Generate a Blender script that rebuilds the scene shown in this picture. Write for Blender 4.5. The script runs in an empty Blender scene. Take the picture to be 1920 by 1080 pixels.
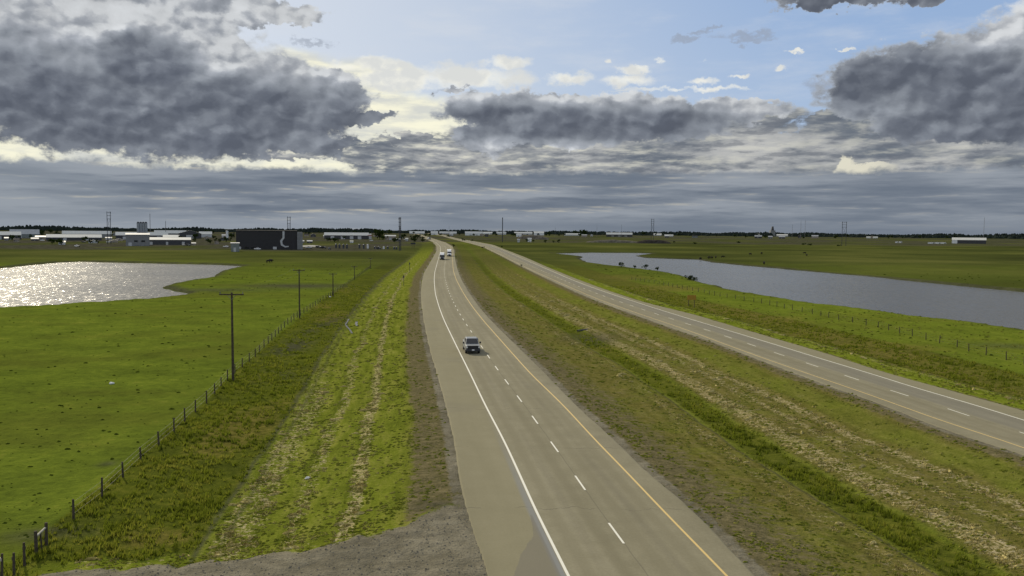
import bpy, bmesh, math, random
import numpy as np
from mathutils import Vector, Matrix

# ------------------------------------------------------------------ camera
H = 16.3            # camera mast height above the road
F = 1545.0          # focal length in pixels of a 1920 px wide frame
C = bpy.context.scene
COL = C.collection
TH = math.atan(107.0 / F); RO = math.atan(0.0083)
_F = Vector((0, math.cos(TH), -math.sin(TH)))
_R0 = Vector((1, 0, 0)); _U0 = Vector((0, math.sin(TH), math.cos(TH)))
_R = _R0 * math.cos(RO) + _U0 * math.sin(RO)
_U = _U0 * math.cos(RO) - _R0 * math.sin(RO)
cd = bpy.data.cameras.new('camera'); cam = bpy.data.objects.new('camera', cd); COL.objects.link(cam)
cd.sensor_width = 36.0; cd.lens = F / 1920.0 * 36.0
cd.clip_start = 0.5; cd.clip_end = 60000
m = Matrix((( _R.x, _U.x, -_F.x, 0), (_R.y, _U.y, -_F.y, 0), (_R.z, _U.z, -_F.z, H), (0, 0, 0, 1)))
cam.matrix_world = m
C.camera = cam
C.render.resolution_x = 1024; C.render.resolution_y = 576

def ray(x, y):
    return (_F * F + _R * (x - 960.0) - _U * (y - 540.0)).normalized()
def px(x, y, z=0.0):
    d = ray(x, y); t = (z - H) / d.z
    return (d.x * t, d.y * t)
def lin(r, g, b):
    f = lambda c: ((c / 255.0 + 0.055) / 1.055) ** 2.4 if c > 10 else c / 255.0 / 12.92
    return (f(r), f(g), f(b), 1.0)

# ------------------------------------------------------------------ sun, exposure
SUN_AZ = math.radians(-34.0); SUN_EL = math.radians(31.0)
sl = bpy.data.lights.new('sun', 'SUN'); sl.energy = 3.5; sl.angle = math.radians(0.53); sl.color = (1.0, 0.89, 0.68)
so = bpy.data.objects.new('sun', sl); COL.objects.link(so)
so.rotation_euler = Vector((math.sin(SUN_AZ) * math.cos(SUN_EL), math.cos(SUN_AZ) * math.cos(SUN_EL), math.sin(SUN_EL))).to_track_quat('Z', 'Y').to_euler()
C.view_settings.view_transform = 'Standard'; C.view_settings.look = 'None'
C.view_settings.exposure = 0.0; C.view_settings.gamma = 1.0; C.view_settings.use_curve_mapping = False
C.cycles.max_bounces = 6; C.cycles.sample_clamp_indirect = 4.0

# ------------------------------------------------------------------ node helper
class NT:
    def __init__(s, tree): s.t = tree; s.n = tree.nodes; s.l = tree.links
    def node(s, typ, **kw):
        n = s.n.new(typ)
        for k, v in kw.items(): setattr(n, k, v)
        return n
    def put(s, sock, v):
        if isinstance(v, S): s.l.new(v.o, sock)
        elif hasattr(v, 'is_output'): s.l.new(v, sock)
        else:
            if hasattr(sock, 'default_value'):
                try: sock.default_value = v
                except Exception: sock.default_value = (v, v, v, 1)[:len(sock.default_value)]
    def m(s, op, a, b=None, c=None, clamp=False):
        n = s.node('ShaderNodeMath', operation=op, use_clamp=clamp)
        s.put(n.inputs[0], a)
        if b is not None: s.put(n.inputs[1], b)
        if c is not None: s.put(n.inputs[2], c)
        return S(s, n.outputs[0])
    def noise(s, vec, scale, detail=4.0, rough=0.55, dist=0.0, lac=2.0, dim='3D', color=False):
        n = s.node('ShaderNodeTexNoise', noise_dimensions=dim)
        s.put(n.inputs['Vector'], vec)
        n.inputs['Scale'].default_value = scale; n.inputs['Detail'].default_value = detail
        n.inputs['Roughness'].default_value = rough; n.inputs['Distortion'].default_value = dist
        n.inputs['Lacunarity'].default_value = lac
        return S(s, n.outputs['Color' if color else 'Fac'])
    def ss(s, v, a, b, lo=0.0, hi=1.0, typ='SMOOTHSTEP'):
        n = s.node('ShaderNodeMapRange', interpolation_type=typ)
        s.put(n.inputs[0], v)
        for i, q in zip((1, 2, 3, 4), (a, b, lo, hi)): s.put(n.inputs[i], q)
        return S(s, n.outputs[0])
    def mix(s, f, a, b, blend='MIX'):
        n = s.node('ShaderNodeMix', data_type='RGBA', blend_type=blend)
        n.clamp_factor = True
        s.put(n.inputs[0], f); s.put(n.inputs[6], a); s.put(n.inputs[7], b)
        return S(s, n.outputs[2])
    def ramp(s, f, stops):
        n = s.node('ShaderNodeValToRGB'); s.put(n.inputs[0], f)
        e = n.color_ramp.elements
        while len(e) < len(stops): e.new(0.5)
        for k, (p, c) in enumerate(stops): e[k].position = p; e[k].color = c
        return S(s, n.outputs[0])
    def comb(s, x, y, z=0.0):
        n = s.node('ShaderNodeCombineXYZ')
        for i, q in enumerate((x, y, z)): s.put(n.inputs[i], q)
        return S(s, n.outputs[0])
    def sep(s, v):
        n = s.node('ShaderNodeSeparateXYZ'); s.put(n.inputs[0], v)
        return [S(s, o) for o in n.outputs]
    def sepc(s, v):
        n = s.node('ShaderNodeSeparateColor'); s.put(n.inputs[0], v)
        return [S(s, o) for o in n.outputs[:3]]
    def vm(s, op, a, b=None):
        n = s.node('ShaderNodeVectorMath', operation=op); s.put(n.inputs[0], a)
        if b is not None: s.put(n.inputs[1], b)
        return S(s, n.outputs[1] if op in ('DOT_PRODUCT', 'LENGTH') else n.outputs[0])
    def attr(s, name):
        n = s.node('ShaderNodeAttribute', attribute_name=name); return n
class S:
    def __init__(s, nt, o): s.nt = nt; s.o = o
    def __add__(s, b): return s.nt.m('ADD', s, b)
    def __radd__(s, b): return s.nt.m('ADD', s, b)
    def __sub__(s, b): return s.nt.m('SUBTRACT', s, b)
    def __rsub__(s, b): return s.nt.m('SUBTRACT', b, s)
    def __mul__(s, b): return s.nt.m('MULTIPLY', s, b)
    def __rmul__(s, b): return s.nt.m('MULTIPLY', s, b)
    def __truediv__(s, b): return s.nt.m('DIVIDE', s, b)
    def clamp(s): return s.nt.m('ADD', s, 0.0, clamp=True)

# ------------------------------------------------------------------ sky
def pix_uv(x, y):
    d = ray(x, y)
    return math.degrees(math.atan2(d.x, d.y)), math.degrees(math.asin(d.z))

def build_sky():
    w = bpy.data.worlds.new('World'); C.world = w; w.use_nodes = True
    N = NT(w.node_tree); N.n.clear()
    out = N.node('ShaderNodeOutputWorld'); bg = N.node('ShaderNodeBackground')
    N.l.new(bg.outputs[0], out.inputs[0])
    STR = 0.1; bg.inputs[1].default_value = STR
    sky = N.node('ShaderNodeTexSky', sky_type='NISHITA'); sky.sun_disc = False
    sky.sun_elevation = SUN_EL; sky.sun_rotation = SUN_AZ % (2 * math.pi)
    sky.air_density = 1.0; sky.dust_density = 1.6; sky.ozone_density = 1.5; sky.altitude = 500
    tc = N.node('ShaderNodeTexCoord')
    x, y, z = N.sep(tc.outputs['Generated'])
    az = N.m('MULTIPLY', N.m('ARCTAN2', x, y), 57.29578)
    el = N.m('MULTIPLY', N.m('ARCSINE', z), 57.29578)
    zz = N.m('MAXIMUM', z, 0.0)
    q = N.m('DIVIDE', 1.0, zz + 0.11)
    P = N.comb(x * q, y * q, zz * 3.0)
    # anisotropic coordinate in degrees for streaks
    Q = N.comb(az * 0.1, el * 0.42, 0.0)
    Q2 = N.comb(az * 0.125, el * 0.175, 3.3)
    wn = N.noise(P, 1.3, 5, 0.6, color=True)
    wr, wg, wb = N.sepc(wn)
    wn2 = N.noise(Q2, 6.0, 6, 0.62, color=True)
    vr, vg, vb = N.sepc(wn2)
    U = az + (wr - 0.5) * 3.0 + (vr - 0.5) * 4.2
    V = el + (wg - 0.5) * 0.6 + (vg - 0.5) * 2.4
    Usoft = az + (wr - 0.5) * 2.0; Vsoft = el + (wg - 0.5) * 0.8
    def blobs(lst, U=U, V=V):
        acc = None
        for (bx, by, rx, rt, rb) in lst:
            u0, v0 = pix_uv(bx, by)
            k = 57.29578 / F
            rx, rt, rb = rx * k, rt * k, rb * k
            du = N.m('MULTIPLY_ADD', U, 1.0 / rx, -u0 / rx)
            dv = V - v0
            a = N.m('MAXIMUM', dv * (1.0 / rt), dv * (-1.0 / rb))
            sq = N.m('MULTIPLY_ADD', a, a, N.m('MULTIPLY', du, du))
            acc = sq if acc is None else N.m('MINIMUM', acc, sq)
        return 1.0 - acc
    fb1 = N.noise(Q2, 3.2, 9, 0.58)                # cumulus texture
    fb1s = N.noise(N.vm('ADD', Q2, (-0.035, 0.05, 0.0)), 3.2, 9, 0.58)
    relief = (fb1 - fb1s)
    fst = N.noise(Q, 2.4, 8, 0.6)                # streaky texture
    fsts = N.noise(N.vm('ADD', Q, (-0.05, 0.09, 0.0)), 2.4, 8, 0.6)
    relst = fst - fsts
    sc = lambda r, g, b: tuple(c / STR for c in lin(r, g, b)[:3]) + (1,)
    # --- clear sky and thin veil
    base = N.mix(0.0, S(N, sky.outputs[0]), S(N, sky.outputs[0]))
    clear = N.mix(N.ss(az, -14.0, 26.0), sc(200, 209, 222), sc(146, 176, 218))
    clear = N.mix(N.ss(el, 7.0, 17.0), N.mix(0.35, clear, sc(192, 204, 222)), clear)
    infr = N.ss(N.m('ABSOLUTE', az), 60.0, 100.0)
    col = N.mix(0.8, base, clear)
    # thin white patches
    veil = N.noise(Q, 1.2, 6, 0.6)
    col = N.mix(N.ss(veil, 0.45, 0.75) * 0.35, col, sc(216, 220, 226))
    # --- cream bright zone low in the west
    cream = blobs([(200, 292, 700, 75, 50), (700, 225, 260, 60, 90), (860, 240, 160, 50, 70), (560, 150, 110, 60, 60), (700, 150, 110, 45, 30)], Usoft, Vsoft)
    creamc = N.mix(N.ss(fst, 0.35, 0.65), sc(250, 247, 222), sc(212, 214, 208))
    col = N.mix(N.ss(cream + (fb1 - 0.5) * 1.2, -0.05, 0.6), col, creamc)
    # --- small bright puffs
    pf = blobs([(710, 122, 60, 16, 14), (760, 150, 120, 24, 24), (880, 148, 130, 26, 20), (950, 118, 50, 14, 14), (1065, 146, 52, 12, 14), (1190, 131, 40, 7, 8), (1180, 150, 55, 12, 12), (1235, 112, 14, 8, 5), (1318, 152, 34, 7, 8),
                (1300, 166, 130, 5, 5), (1385, 144, 20, 4, 3), (1463, 130, 14, 5, 4), (1490, 97, 16, 3, 3), (1585, 92, 16, 2.5, 2.5), (1137, 118, 10, 6, 5), (1323, 108, 8, 4, 4), (650, 128, 50, 16, 12)],
               az + (vr - 0.5) * 2.2, el + (vg - 0.5) * 1.3)
    pc = N.mix(N.ss(fb1, 0.38, 0.6), sc(250, 248, 236), sc(218, 220, 218))
    col = N.mix(N.ss(pf + (fb1 - 0.5) * 4.2, -0.25, 1.1), col, pc)
    # faint grey wisps
    wf = blobs([(585, 80, 50, 9, 9), (1285, 72, 36, 8, 8), (1390, 70, 60, 10, 8), (1330, 56, 30, 6, 6), (1545, 160, 40, 20, 14), (840, 172, 30, 8, 8)])
    col = N.mix(N.ss(wf + (fb1 - 0.5) * 2.0, 0.0, 1.0) * 0.6, col, sc(150, 158, 172))
    # --- middle deck
    md = blobs([(1100, 285, 420, 55, 90), (1500, 290, 420, 62, 90), (1900, 310, 300, 70, 70), (760, 300, 130, 30, 40), (1330, 215, 180, 22, 60), (1620, 225, 110, 20, 60),
                (1100, 330, 300, 20, 60), (2300, 280, 400, 160, 120), (700, 278, 60, 10, 10), (560, 278, 130, 26, 22), (770, 262, 70, 14, 12), (660, 285, 80, 20, 16)])
    ma = N.ss(md + (fst - 0.5) * 1.6, -0.05, 0.32)
    mdk = N.ss(N.noise(Q, 1.5, 5, 0.6), 0.32, 0.66)
    mc = N.mix(mdk, sc(184, 185, 184), sc(108, 116, 127))
    hi = N.ss(relst, -0.02, 0.12)
    westcream = N.ss(az, 24.0, -18.0, 0.30, 0.85)
    mc = N.mix((hi * westcream) * N.ss(fst, 0.36, 0.6), mc, sc(228, 226, 210))
    mc = N.mix(N.ss(relst, -0.01, -0.10) * 0.5, mc, sc(92, 99, 112))
    col = N.mix(ma, col, mc)
    # white flame shaped puff
    fl = blobs([(1588, 326, 20, 34, 18), (1568, 342, 30, 8, 5), (1625, 318, 56, 14, 18)], az + (vr - 0.5) * 1.6, el + (vg - 0.5) * 1.0)
    col = N.mix(N.ss(fl + (fb1 - 0.5) * 2.2, 0.0, 0.35) * 0.9, col, N.mix(N.ss(az, 23.0, 26.5), sc(228, 224, 204), sc(150, 154, 160)))
    # --- horizon deck
    hz = N.ss(el + (wg - 0.5) * 0.6 + (vg - 0.5) * 1.3, 4.25, 3.75)
    Q3 = N.comb(az * 0.07, el * 0.75, 9.1)
    hn = N.noise(Q3, 1.3, 8, 0.58)
    hns = N.noise(N.vm('ADD', Q3, (-0.03, 0.12, 0.0)), 1.3, 8, 0.58)
    hc = N.mix(N.ss(hn, 0.34, 0.68), sc(108, 118, 132), sc(150, 157, 166))
    hc = N.mix(N.ss(hn - hns, -0.05, -0.16) * 0.4, hc, sc(94, 104, 120))
    hc = N.mix(N.ss(hn - hns, 0.04, 0.20) * N.ss(az, 30.0, -20.0, 0.35, 0.9), hc, sc(206, 198, 176))
    hc = N.mix(N.ss(az, -22.0, -32.0) * 0.35, hc, sc(150, 158, 166))
    hc = N.mix(N.ss(el, 1.4, 0.1) * 0.7, hc, N.mix(N.ss(az, -25, 20), sc(150, 158, 168), sc(108, 118, 132)))
    col = N.mix(hz, col, hc)
    # bright rim of the cream gap on top of the deck
    # --- dark cumulus clouds
    dk = blobs([(60, 150, 330, 230, 104), (250, 190, 330, 150, 102), (420, 170, 230, 80, 112), (290, 80, 160, 110, 80), (560, 190, 130, 60, 70), (620, 165, 66, 34, 60), (490, 130, 40, 16, 30), (430, 100, 40, 30, 60),
                (368, 104, 22, 14, 30), (660, 216, 75, 12, 22), (230, 235, 260, 60, 58), (420, 240, 230, 60, 52), (570, 268, 100, 16, 22), (-300, 150, 500, 300, 90),
                (1000, 205, 180, 34, 48), (1180, 220, 230, 44, 52), (1090, 250, 130, 30, 32), (1350, 205, 130, 22, 30), (920, 250, 70, 26, 40), (850, 172, 26, 8, 8),
                (1750, 150, 190, 70, 74), (1880, 130, 170, 80, 90), (1800, 220, 150, 60, 42), (1950, 190, 180, 120, 74), (1650, 150, 70, 40, 24),
                (1580, -4, 120, 30, 18), (1745, -4, 50, 20, 12), (360, 20, 170, 60, 20), (500, 30, 110, 30, 16), (2300, 160, 400, 200, 80)])
    da = N.ss(dk + (fb1 - 0.5) * 1.5 - 0.02, -0.05, 0.30)
    # darkness
    dd = blobs([(150, 205, 420, 70, 100), (430, 210, 300, 60, 100), (280, 125, 80, 50, 50), (1000, 225, 200, 30, 40), (1180, 235, 200, 34, 40), (1840, 235, 170, 50, 50), (1680, 150, 170, 60, 60), (1880, 170, 160, 50, 60), (1600, 5, 200, 30, 30),
                (-300, 180, 500, 120, 90), (2300, 200, 400, 100, 60)], Usoft, Vsoft)
    def vor(v, sc_):
        n = N.node('ShaderNodeTexVoronoi', feature='SMOOTH_F1', voronoi_dimensions='2D'); N.put(n.inputs['Vector'], v)
        n.inputs['Scale'].default_value = sc_; n.inputs['Smoothness'].default_value = 0.35; return S(N, n.outputs['Distance'])
    wv = N.vm('MULTIPLY', N.vm('SUBTRACT', N.noise(Q2, 5.0, 4, 0.6, color=True), (0.5, 0.5, 0.5)), (0.22, 0.22, 0.0))
    def billow(off):
        q_ = N.vm('ADD', N.vm('ADD', Q2, wv), off)
        return N.noise(q_, 2.0, 4, 0.5) * 0.62 - vor(q_, 3.2) * 0.30 - vor(q_, 7.5) * 0.16 + 0.36
    bl = billow((0.0, 0.0, 0.0)); bls = billow((-0.045, 0.075, 0.0))
    rl = (bl - bls) * 1.9 + relief * 0.7
    t = (N.ss(dd + (bl - 0.5) * 0.9, -1.1, 0.9) * 0.78 + 0.10 - rl * (1.15 - 0.6 * N.ss(dd, -0.8, 0.6)) + (fb1 - 0.5) * 0.30 + (N.noise(Q2, 9.0, 5, 0.6) - 0.5) * 0.12).clamp()
    dc = N.ramp(t, [(0.0, sc(196, 199, 202)), (0.3, sc(160, 165, 173)), (0.6, sc(138, 144, 153)), (0.85, sc(108, 114, 125)), (1.0, sc(92, 98, 110))])
    edge = N.ss(dk + (fb1 - 0.5) * 1.5, 0.46, 0.04)
    dc = N.mix(edge * N.ss(el, 6.0, 9.0) * 0.40, dc, sc(208, 212, 214))
    md2 = ((bl - 0.42) * 0.4 + (fb1 - 0.5) * 0.45 + rl * 0.35) * (1.0 - 0.6 * t) + 1.0
    dc = N.vm('MULTIPLY', dc, N.comb(md2, md2, md2))
    col = N.mix(da, col, dc)
    # broken cloud overhead, above the part of the sky the photograph shows
    ov = N.noise(P, 0.9, 6, 0.6)
    oc = N.mix(N.ss(ov, 0.5, 0.7), sc(206, 208, 210), sc(128, 133, 141))
    col = N.mix(N.ss(el, 17.0, 24.0) * N.ss(ov, 0.40, 0.50), col, oc)
    # far below the frame's view the ground hides the sky; behind the viewer a plain broken sky
    N.put(bg.inputs[0], col)
    w.cycles.sampling_method = 'MANUAL'; w.cycles.sample_map_resolution = 512
build_sky()

# ------------------------------------------------------------------ numeric helpers
def _hash(ix, iy, seed):
    h = (ix.astype(np.int64) * 374761393 + iy.astype(np.int64) * 668265263 + seed * 1442695041) & 0xFFFFFFFF
    h = ((h ^ (h >> 13)) * 1274126177) & 0xFFFFFFFF
    return ((h ^ (h >> 16)) & 0xFFFFFF) / float(0xFFFFFF)
def vnoise(x, y, seed=0):
    ix = np.floor(x); iy = np.floor(y); fx = x - ix; fy = y - iy
    fx = fx * fx * (3 - 2 * fx); fy = fy * fy * (3 - 2 * fy)
    a = _hash(ix, iy, seed); b = _hash(ix + 1, iy, seed); c = _hash(ix, iy + 1, seed); d = _hash(ix + 1, iy + 1, seed)
    return (a * (1 - fx) + b * fx) * (1 - fy) + (c * (1 - fx) + d * fx) * fy
def fbm(x, y, seed=0, octv=4, gain=0.5):
    s = 0; a = 1; t = 0
    for k in range(octv):
        s = s + a * vnoise(x * 2 ** k + 13.7 * k, y * 2 ** k - 7.1 * k, seed + k); t += a; a *= gain
    return s / t
def sst(v, a, b):
    t = np.clip((v - a) / (b - a), 0, 1); return t * t * (3 - 2 * t)
def band(v, a, b, e=0.5):
    return sst(v, a - e, a + e) * (1 - sst(v, b - e, b + e))
def curve(pts, z=0.0, extra=None):
    """pixel trace -> X as a function of Y on the ground, lightly smoothed"""
    w = sorted([px(x, y, z)[::-1] for x, y in pts])
    Y = np.array([p[0] for p in w]); X = np.array([p[1] for p in w])
    lo = (X[1] - X[0]) / (Y[1] - Y[0]) if extra is None else extra
    hi = (X[-1] - X[-2]) / (Y[-1] - Y[-2])
    def f0(y):
        y = np.asarray(y, float); r = np.interp(y, Y, X)
        r = np.where(y < Y[0], X[0] + (y - Y[0]) * lo, r)
        return np.where(y > Y[-1], X[-1] + (y - Y[-1]) * hi, r)
    def f(y):
        y = np.asarray(y, float); w = np.maximum(2.5, np.minimum(np.abs(y) * 0.07, 40)); s = 0
        for k, g in ((-2, .12), (-1, .23), (0, .3), (1, .23), (2, .12)): s = s + g * f0(y + k * w * 0.5)
        return s
    return f

# traces of the two carriageways (pavement edge, painted lines)
xl = curve([(918, 1080), (877, 958), (861, 880), (854, 828), (838, 760), (821, 700), (806, 650), (795.6, 600), (792, 575), (790, 550), (792.5, 525), (796, 510), (802.5, 500), (808, 490), (813.8, 480), (819, 470), (819, 462), (812, 454), (800, 448.5), (786, 443.5), (768, 439)], 0.0, -0.14)
xw = curve([(1066, 1080), (1005, 958), (970, 880), (946, 828), (910, 760), (881.5, 700), (856.5, 650), (832.3, 600), (823, 575), (816, 550), (814, 525), (815, 510), (818, 500), (820.6, 490), (823.5, 480), (826, 470), (825.5, 462), (817, 454), (804, 448.5), (789, 443.5), (770, 439)], 0.0, -0.14)
xy = curve([(1363, 1080), (1244, 958), (1170, 880), (1119, 828), (1056.5, 760), (994, 700), (949.5, 650), (905.3, 600), (885.6, 575), (869, 550), (855.6, 525), (850.6, 510), (849.3, 500), (848.8, 490), (848, 480), (847, 470), (844, 462), (832, 455), (814, 449), (797, 444), (776, 439.3)], 0.0, -0.14)
xr = curve([(1413, 1080), (1300, 958), (1205, 880), (1155, 828), (1079, 760), (1021, 700), (970, 650), (919, 600), (897.5, 575), (880, 550), (865, 525), (859, 510), (856, 500), (853.8, 490), (852.5, 480), (851, 470), (848.5, 462), (836, 455), (818, 449), (800, 444), (779, 439.3)], 0.0, -0.14)
pl = curve([(1920, 850), (1825, 823), (1723, 786), (1638, 750), (1560, 725), (1492, 699), (1416, 671), (1356, 647), (1284, 622.5), (1200, 593), (1123, 565), (1081, 547.5), (1013, 516), (977.5, 499), (940, 479.5), (906, 463), (877.5, 455), (852, 449), (830, 443.5), (800, 440)], 0.0, -0.14)
py_ = curve([(1920, 839.7), (1845.6, 814), (1764, 789), (1662, 751), (1560, 716), (1462.5, 682.5), (1369, 649), (1294, 620.6), (1200, 589), (1125, 562.5), (1083, 545), (1015, 514.5), (980, 498.3), (942, 479), (908, 463), (879, 455), (854, 449), (832, 443.6), (802, 440)], 0.0, -0.14)
pw = curve([(1920, 788), (1805, 752), (1723, 729.6), (1642, 703), (1560, 679), (1444, 643), (1369, 620.6), (1275, 592.5), (1200, 569), (1130, 546), (1078, 527), (1022, 503), (980, 485), (940, 467.5), (918, 460), (885, 453), (857, 447.8), (832, 442.6), (803, 439.6)], 0.0, -0.14)
pr = curve([(1920, 770), (1846, 750), (1744, 721.5), (1642, 694), (1560, 665.6), (1462.5, 637.5), (1369, 610), (1282.5, 584), (1240, 575.6), (1190, 561.6), (1135, 543), (1080.6, 523), (1026, 500.6), (984, 482), (952.5, 470), (925, 459), (890, 452.5), (860, 447.5), (834, 442.3), (804, 439.3)], 0.0, -0.14)
ZD = -1.15
xm = curve([(1805, 1066), (1700, 1001), (1590, 938), (1440, 851), (1332, 781), (1290, 750), (1196, 689), (1124, 651), (1067, 616), (1000, 574), (965, 553), (917, 514), (886, 476)], ZD)
def slope(f, y): return (f(y + 2.0) - f(y - 2.0)) / 4.0
def lateral(X, Y):
    c1 = 1 / np.sqrt(1 + slope(xw, Y) ** 2); c2 = 1 / np.sqrt(1 + slope(pw, Y) ** 2); c3 = 1 / np.sqrt(1 + slope(xm, Y) ** 2)
    far = 1 + 0 * Y
    return (xl(Y) - X) * c1, (X - xr(Y)) * c1, (pl(Y) - X) * c2, (X - pr(Y)) * c2, (X - xm(Y)) * c3
WZ = -1.4
pondL = [px(x, y, WZ) for x, y in [(0, 503.5), (60, 497.5), (111, 492.3), (155, 491), (278, 494), (400, 496.5), (457, 499.3), (430, 505), (408, 511), (402, 514), (404, 518), (380, 523), (350, 528), (318, 534), (303, 539), (304, 541.5), (330, 547), (352, 551), (345, 554), (333, 556.5), (278, 563), (200, 568), (155.5, 571), (80, 576), (0, 580), (-300, 592), (-700, 590), (-900, 560), (-800, 530), (-400, 510)]]
pondR = [px(x, y, WZ) for x, y in [(1030, 475.6), (1108, 474), (1194, 474.4), (1225, 475.6), (1205, 477.5), (1190, 479.8), (1208, 483.5), (1260, 485.5), (1308, 487), (1337, 492.5), (1397, 498.5), (1450, 503), (1526, 510), (1623, 518), (1752, 531.7), (1913, 547), (2100, 566), (2500, 600), (2700, 660), (2500, 690), (2100, 645), (1913, 621.5), (1849, 610.5), (1760, 600), (1687, 591), (1600, 580), (1526, 571), (1460, 560), (1397, 550), (1351, 538), (1308, 527), (1290, 520), (1251, 512), (1194, 504.3), (1136, 497), (1105, 493), (1094, 489), (1088, 485), (1093, 481.8), (1060, 478)]]
def polydist(X, Y, poly):
    """signed distance, negative inside"""
    P = np.array(poly); n = len(P)
    out = np.full(X.shape, 1e9); inside = np.zeros(X.shape, bool)
    x0, y0 = P.min(0) - 60; x1, y1 = P.max(0) + 60
    sel = (X > x0) & (X < x1) & (Y > y0) & (Y < y1)
    x = X[sel]; y = Y[sel]; d2 = np.full(x.shape, 1e18); ins = np.zeros(x.shape, bool)
    for i in range(n):
        a = P[i]; b = P[(i + 1) % n]; e = b - a
        t = np.clip(((x - a[0]) * e[0] + (y - a[1]) * e[1]) / (e @ e), 0, 1)
        d2 = np.minimum(d2, (x - a[0] - t * e[0]) ** 2 + (y - a[1] - t * e[1]) ** 2)
        cr = ((a[1] > y) != (b[1] > y)) & (x < (b[0] - a[0]) * (y - a[1]) / (b[1] - a[1] + 1e-12) + a[0])
        ins ^= cr
    d = np.sqrt(d2); out[sel] = np.where(ins, -d, d)
    return out
def shore(X, Y):
    j = (fbm(X / 6.0, Y / 6.0, 5, 3) - 0.5) * 3.0
    return np.minimum(polydist(X, Y, pondL), polydist(X, Y, pondR)) + j
_gx = [px(x, y, -0.4) for x, y in [(60, 1082), (83, 1078), (200, 1066), (300, 1053), (380, 1046.6), (500, 1036.7), (605, 1023.7), (700, 1010), (760, 999), (795, 978), (840, 966), (885, 957)]]
_gx.sort(); _gX = np.array([p[0] for p in _gx]); _gY = np.array([p[1] for p in _gx])
def gravel_edge(X): return np.interp(X, _gX, _gY) - Y0(X)
def Y0(X): return (fbm(X / 1.2, X * 0, 77, 3) - 0.5) * 1.2

def height(X, Y, fine=True, sh=None):
    X = np.asarray(X, float); Y = np.asarray(Y, float)
    dA, dB, dC, dD, dM = lateral(X, Y)
    R = np.hypot(X, Y)
    zl = -0.05 - 1.0 * sst(dA, 0.3, 13) + 0.4 * sst(dA, 15, 24)
    dmn = np.minimum(dB, dC)
    zm = -0.05 - 0.75 * sst(dmn, 0.3, 9) - 0.45 * np.exp(-(dM / 2.6) ** 2)
    zr = -0.05 - 0.75 * sst(dD, 0.3, 12) + 0.1 * sst(dD, 15, 30)
    z = np.where(dA > 0, zl, np.where((dB > 0) & (dC > 0), zm, np.where(dD > 0, zr, -0.12)))
    z = np.where(Y < 5, -0.5, z)
    # driveway ramp on the left
    g = sst(gravel_edge(X) - Y, -1.5, 1.0) * (dA > 0) * sst(Y, -40, 5)
    z = z * (1 - g * 0.6)
    off = np.where((dA > 18) | (dD > 18), 1.0, 0.0) * sst(np.where(dA > 18, dA, dD), 18, 60)
    z = z + off * ((fbm(X / 90.0, Y / 90.0, 3, 3) - 0.5) * 1.6 * sst(R, 90, 400))
    z = z + 6.0 * sst(R, 1500, 3600)
    if fine:
        rough = sst(np.minimum(np.abs(dA) + 99 * (dA < 0), 9e9), 0.2, 2) * (dA > 0) + sst(dmn, 0.2, 2) * (dmn > 0) + sst(dD, 0.2, 2) * (dD > 0)
        fade = 1 - sst(R, 200, 500)
        mic = (fbm(X / 1.1, Y / 1.1, 11, 3) - 0.5) * 0.16 + (fbm(X / 5.0, Y / 5.0, 21, 2) - 0.5) * 0.22
        z = z + mic * rough * fade
    if sh is None: sh = shore(X, Y)
    t = sst(sh, -3.0, 3.0)
    z = np.where(sh < 12, (-2.3) * (1 - t) + np.maximum(z, -1.0 + 0 * z) * t, z)
    return z
def H1(x, y): return float(height(np.array([x]), np.array([y]), False)[0])
def gp(x, y):
    """pixel -> point on the terrain"""
    z = -0.6
    for k in range(6):
        X, Y = px(x, y, z); z += 0.7 * (H1(X, Y) - z)
    X, Y = px(x, y, z)
    return X, Y, z

# ------------------------------------------------------------------ object helpers
def new_mesh(name, verts, faces, mat=None, parent=None, smooth=False, uv=None):
    me = bpy.data.meshes.new(name); me.from_pydata([tuple(v) for v in verts], [], faces)
    if mat is not None:
        for q in (mat if isinstance(mat, (list, tuple)) else [mat]): me.materials.append(q)
    if smooth: me.polygons.foreach_set('use_smooth', [True] * len(me.polygons))
    o = bpy.data.objects.new(name, me); COL.objects.link(o)
    if parent: o.parent = parent
    return o
def np_mesh(name, V, Fq, mat, n=4):
    me = bpy.data.meshes.new(name); nv = len(V); nf = len(Fq)
    me.vertices.add(nv); me.vertices.foreach_set('co', np.asarray(V, np.float32).ravel())
    me.loops.add(nf * n); me.loops.foreach_set('vertex_index', np.asarray(Fq, np.int32).ravel())
    me.polygons.add(nf); me.polygons.foreach_set('loop_start', np.arange(0, nf * n, n, dtype=np.int32))
    me.polygons.foreach_set('use_smooth', np.ones(nf, bool))
    me.materials.append(mat); me.update(calc_edges=True); me.validate()
    o = bpy.data.objects.new(name, me); COL.objects.link(o)
    return o
def struct(o): o['kind'] = 'structure'; return o
def stuff(o, label=None, cat=None):
    o['kind'] = 'stuff'
    if label: o['label'] = label; o['category'] = cat
    return o
def tag(o, label, cat, group=None):
    o['label'] = label; o['category'] = cat
    if group: o['group'] = group
    return o
def empty(name, x, y, z, rz=0.0):
    o = bpy.data.objects.new(name, None); COL.objects.link(o); o.location = (x, y, z); o.rotation_euler = (0, 0, rz)
    o.empty_display_size = 0.3
    return o
MATS = {}
def new_mat(name):
    m = bpy.data.materials.new(name); m.use_nodes = True
    N = NT(m.node_tree); b = N.n.get('Principled BSDF')
    return m, N, b
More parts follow.
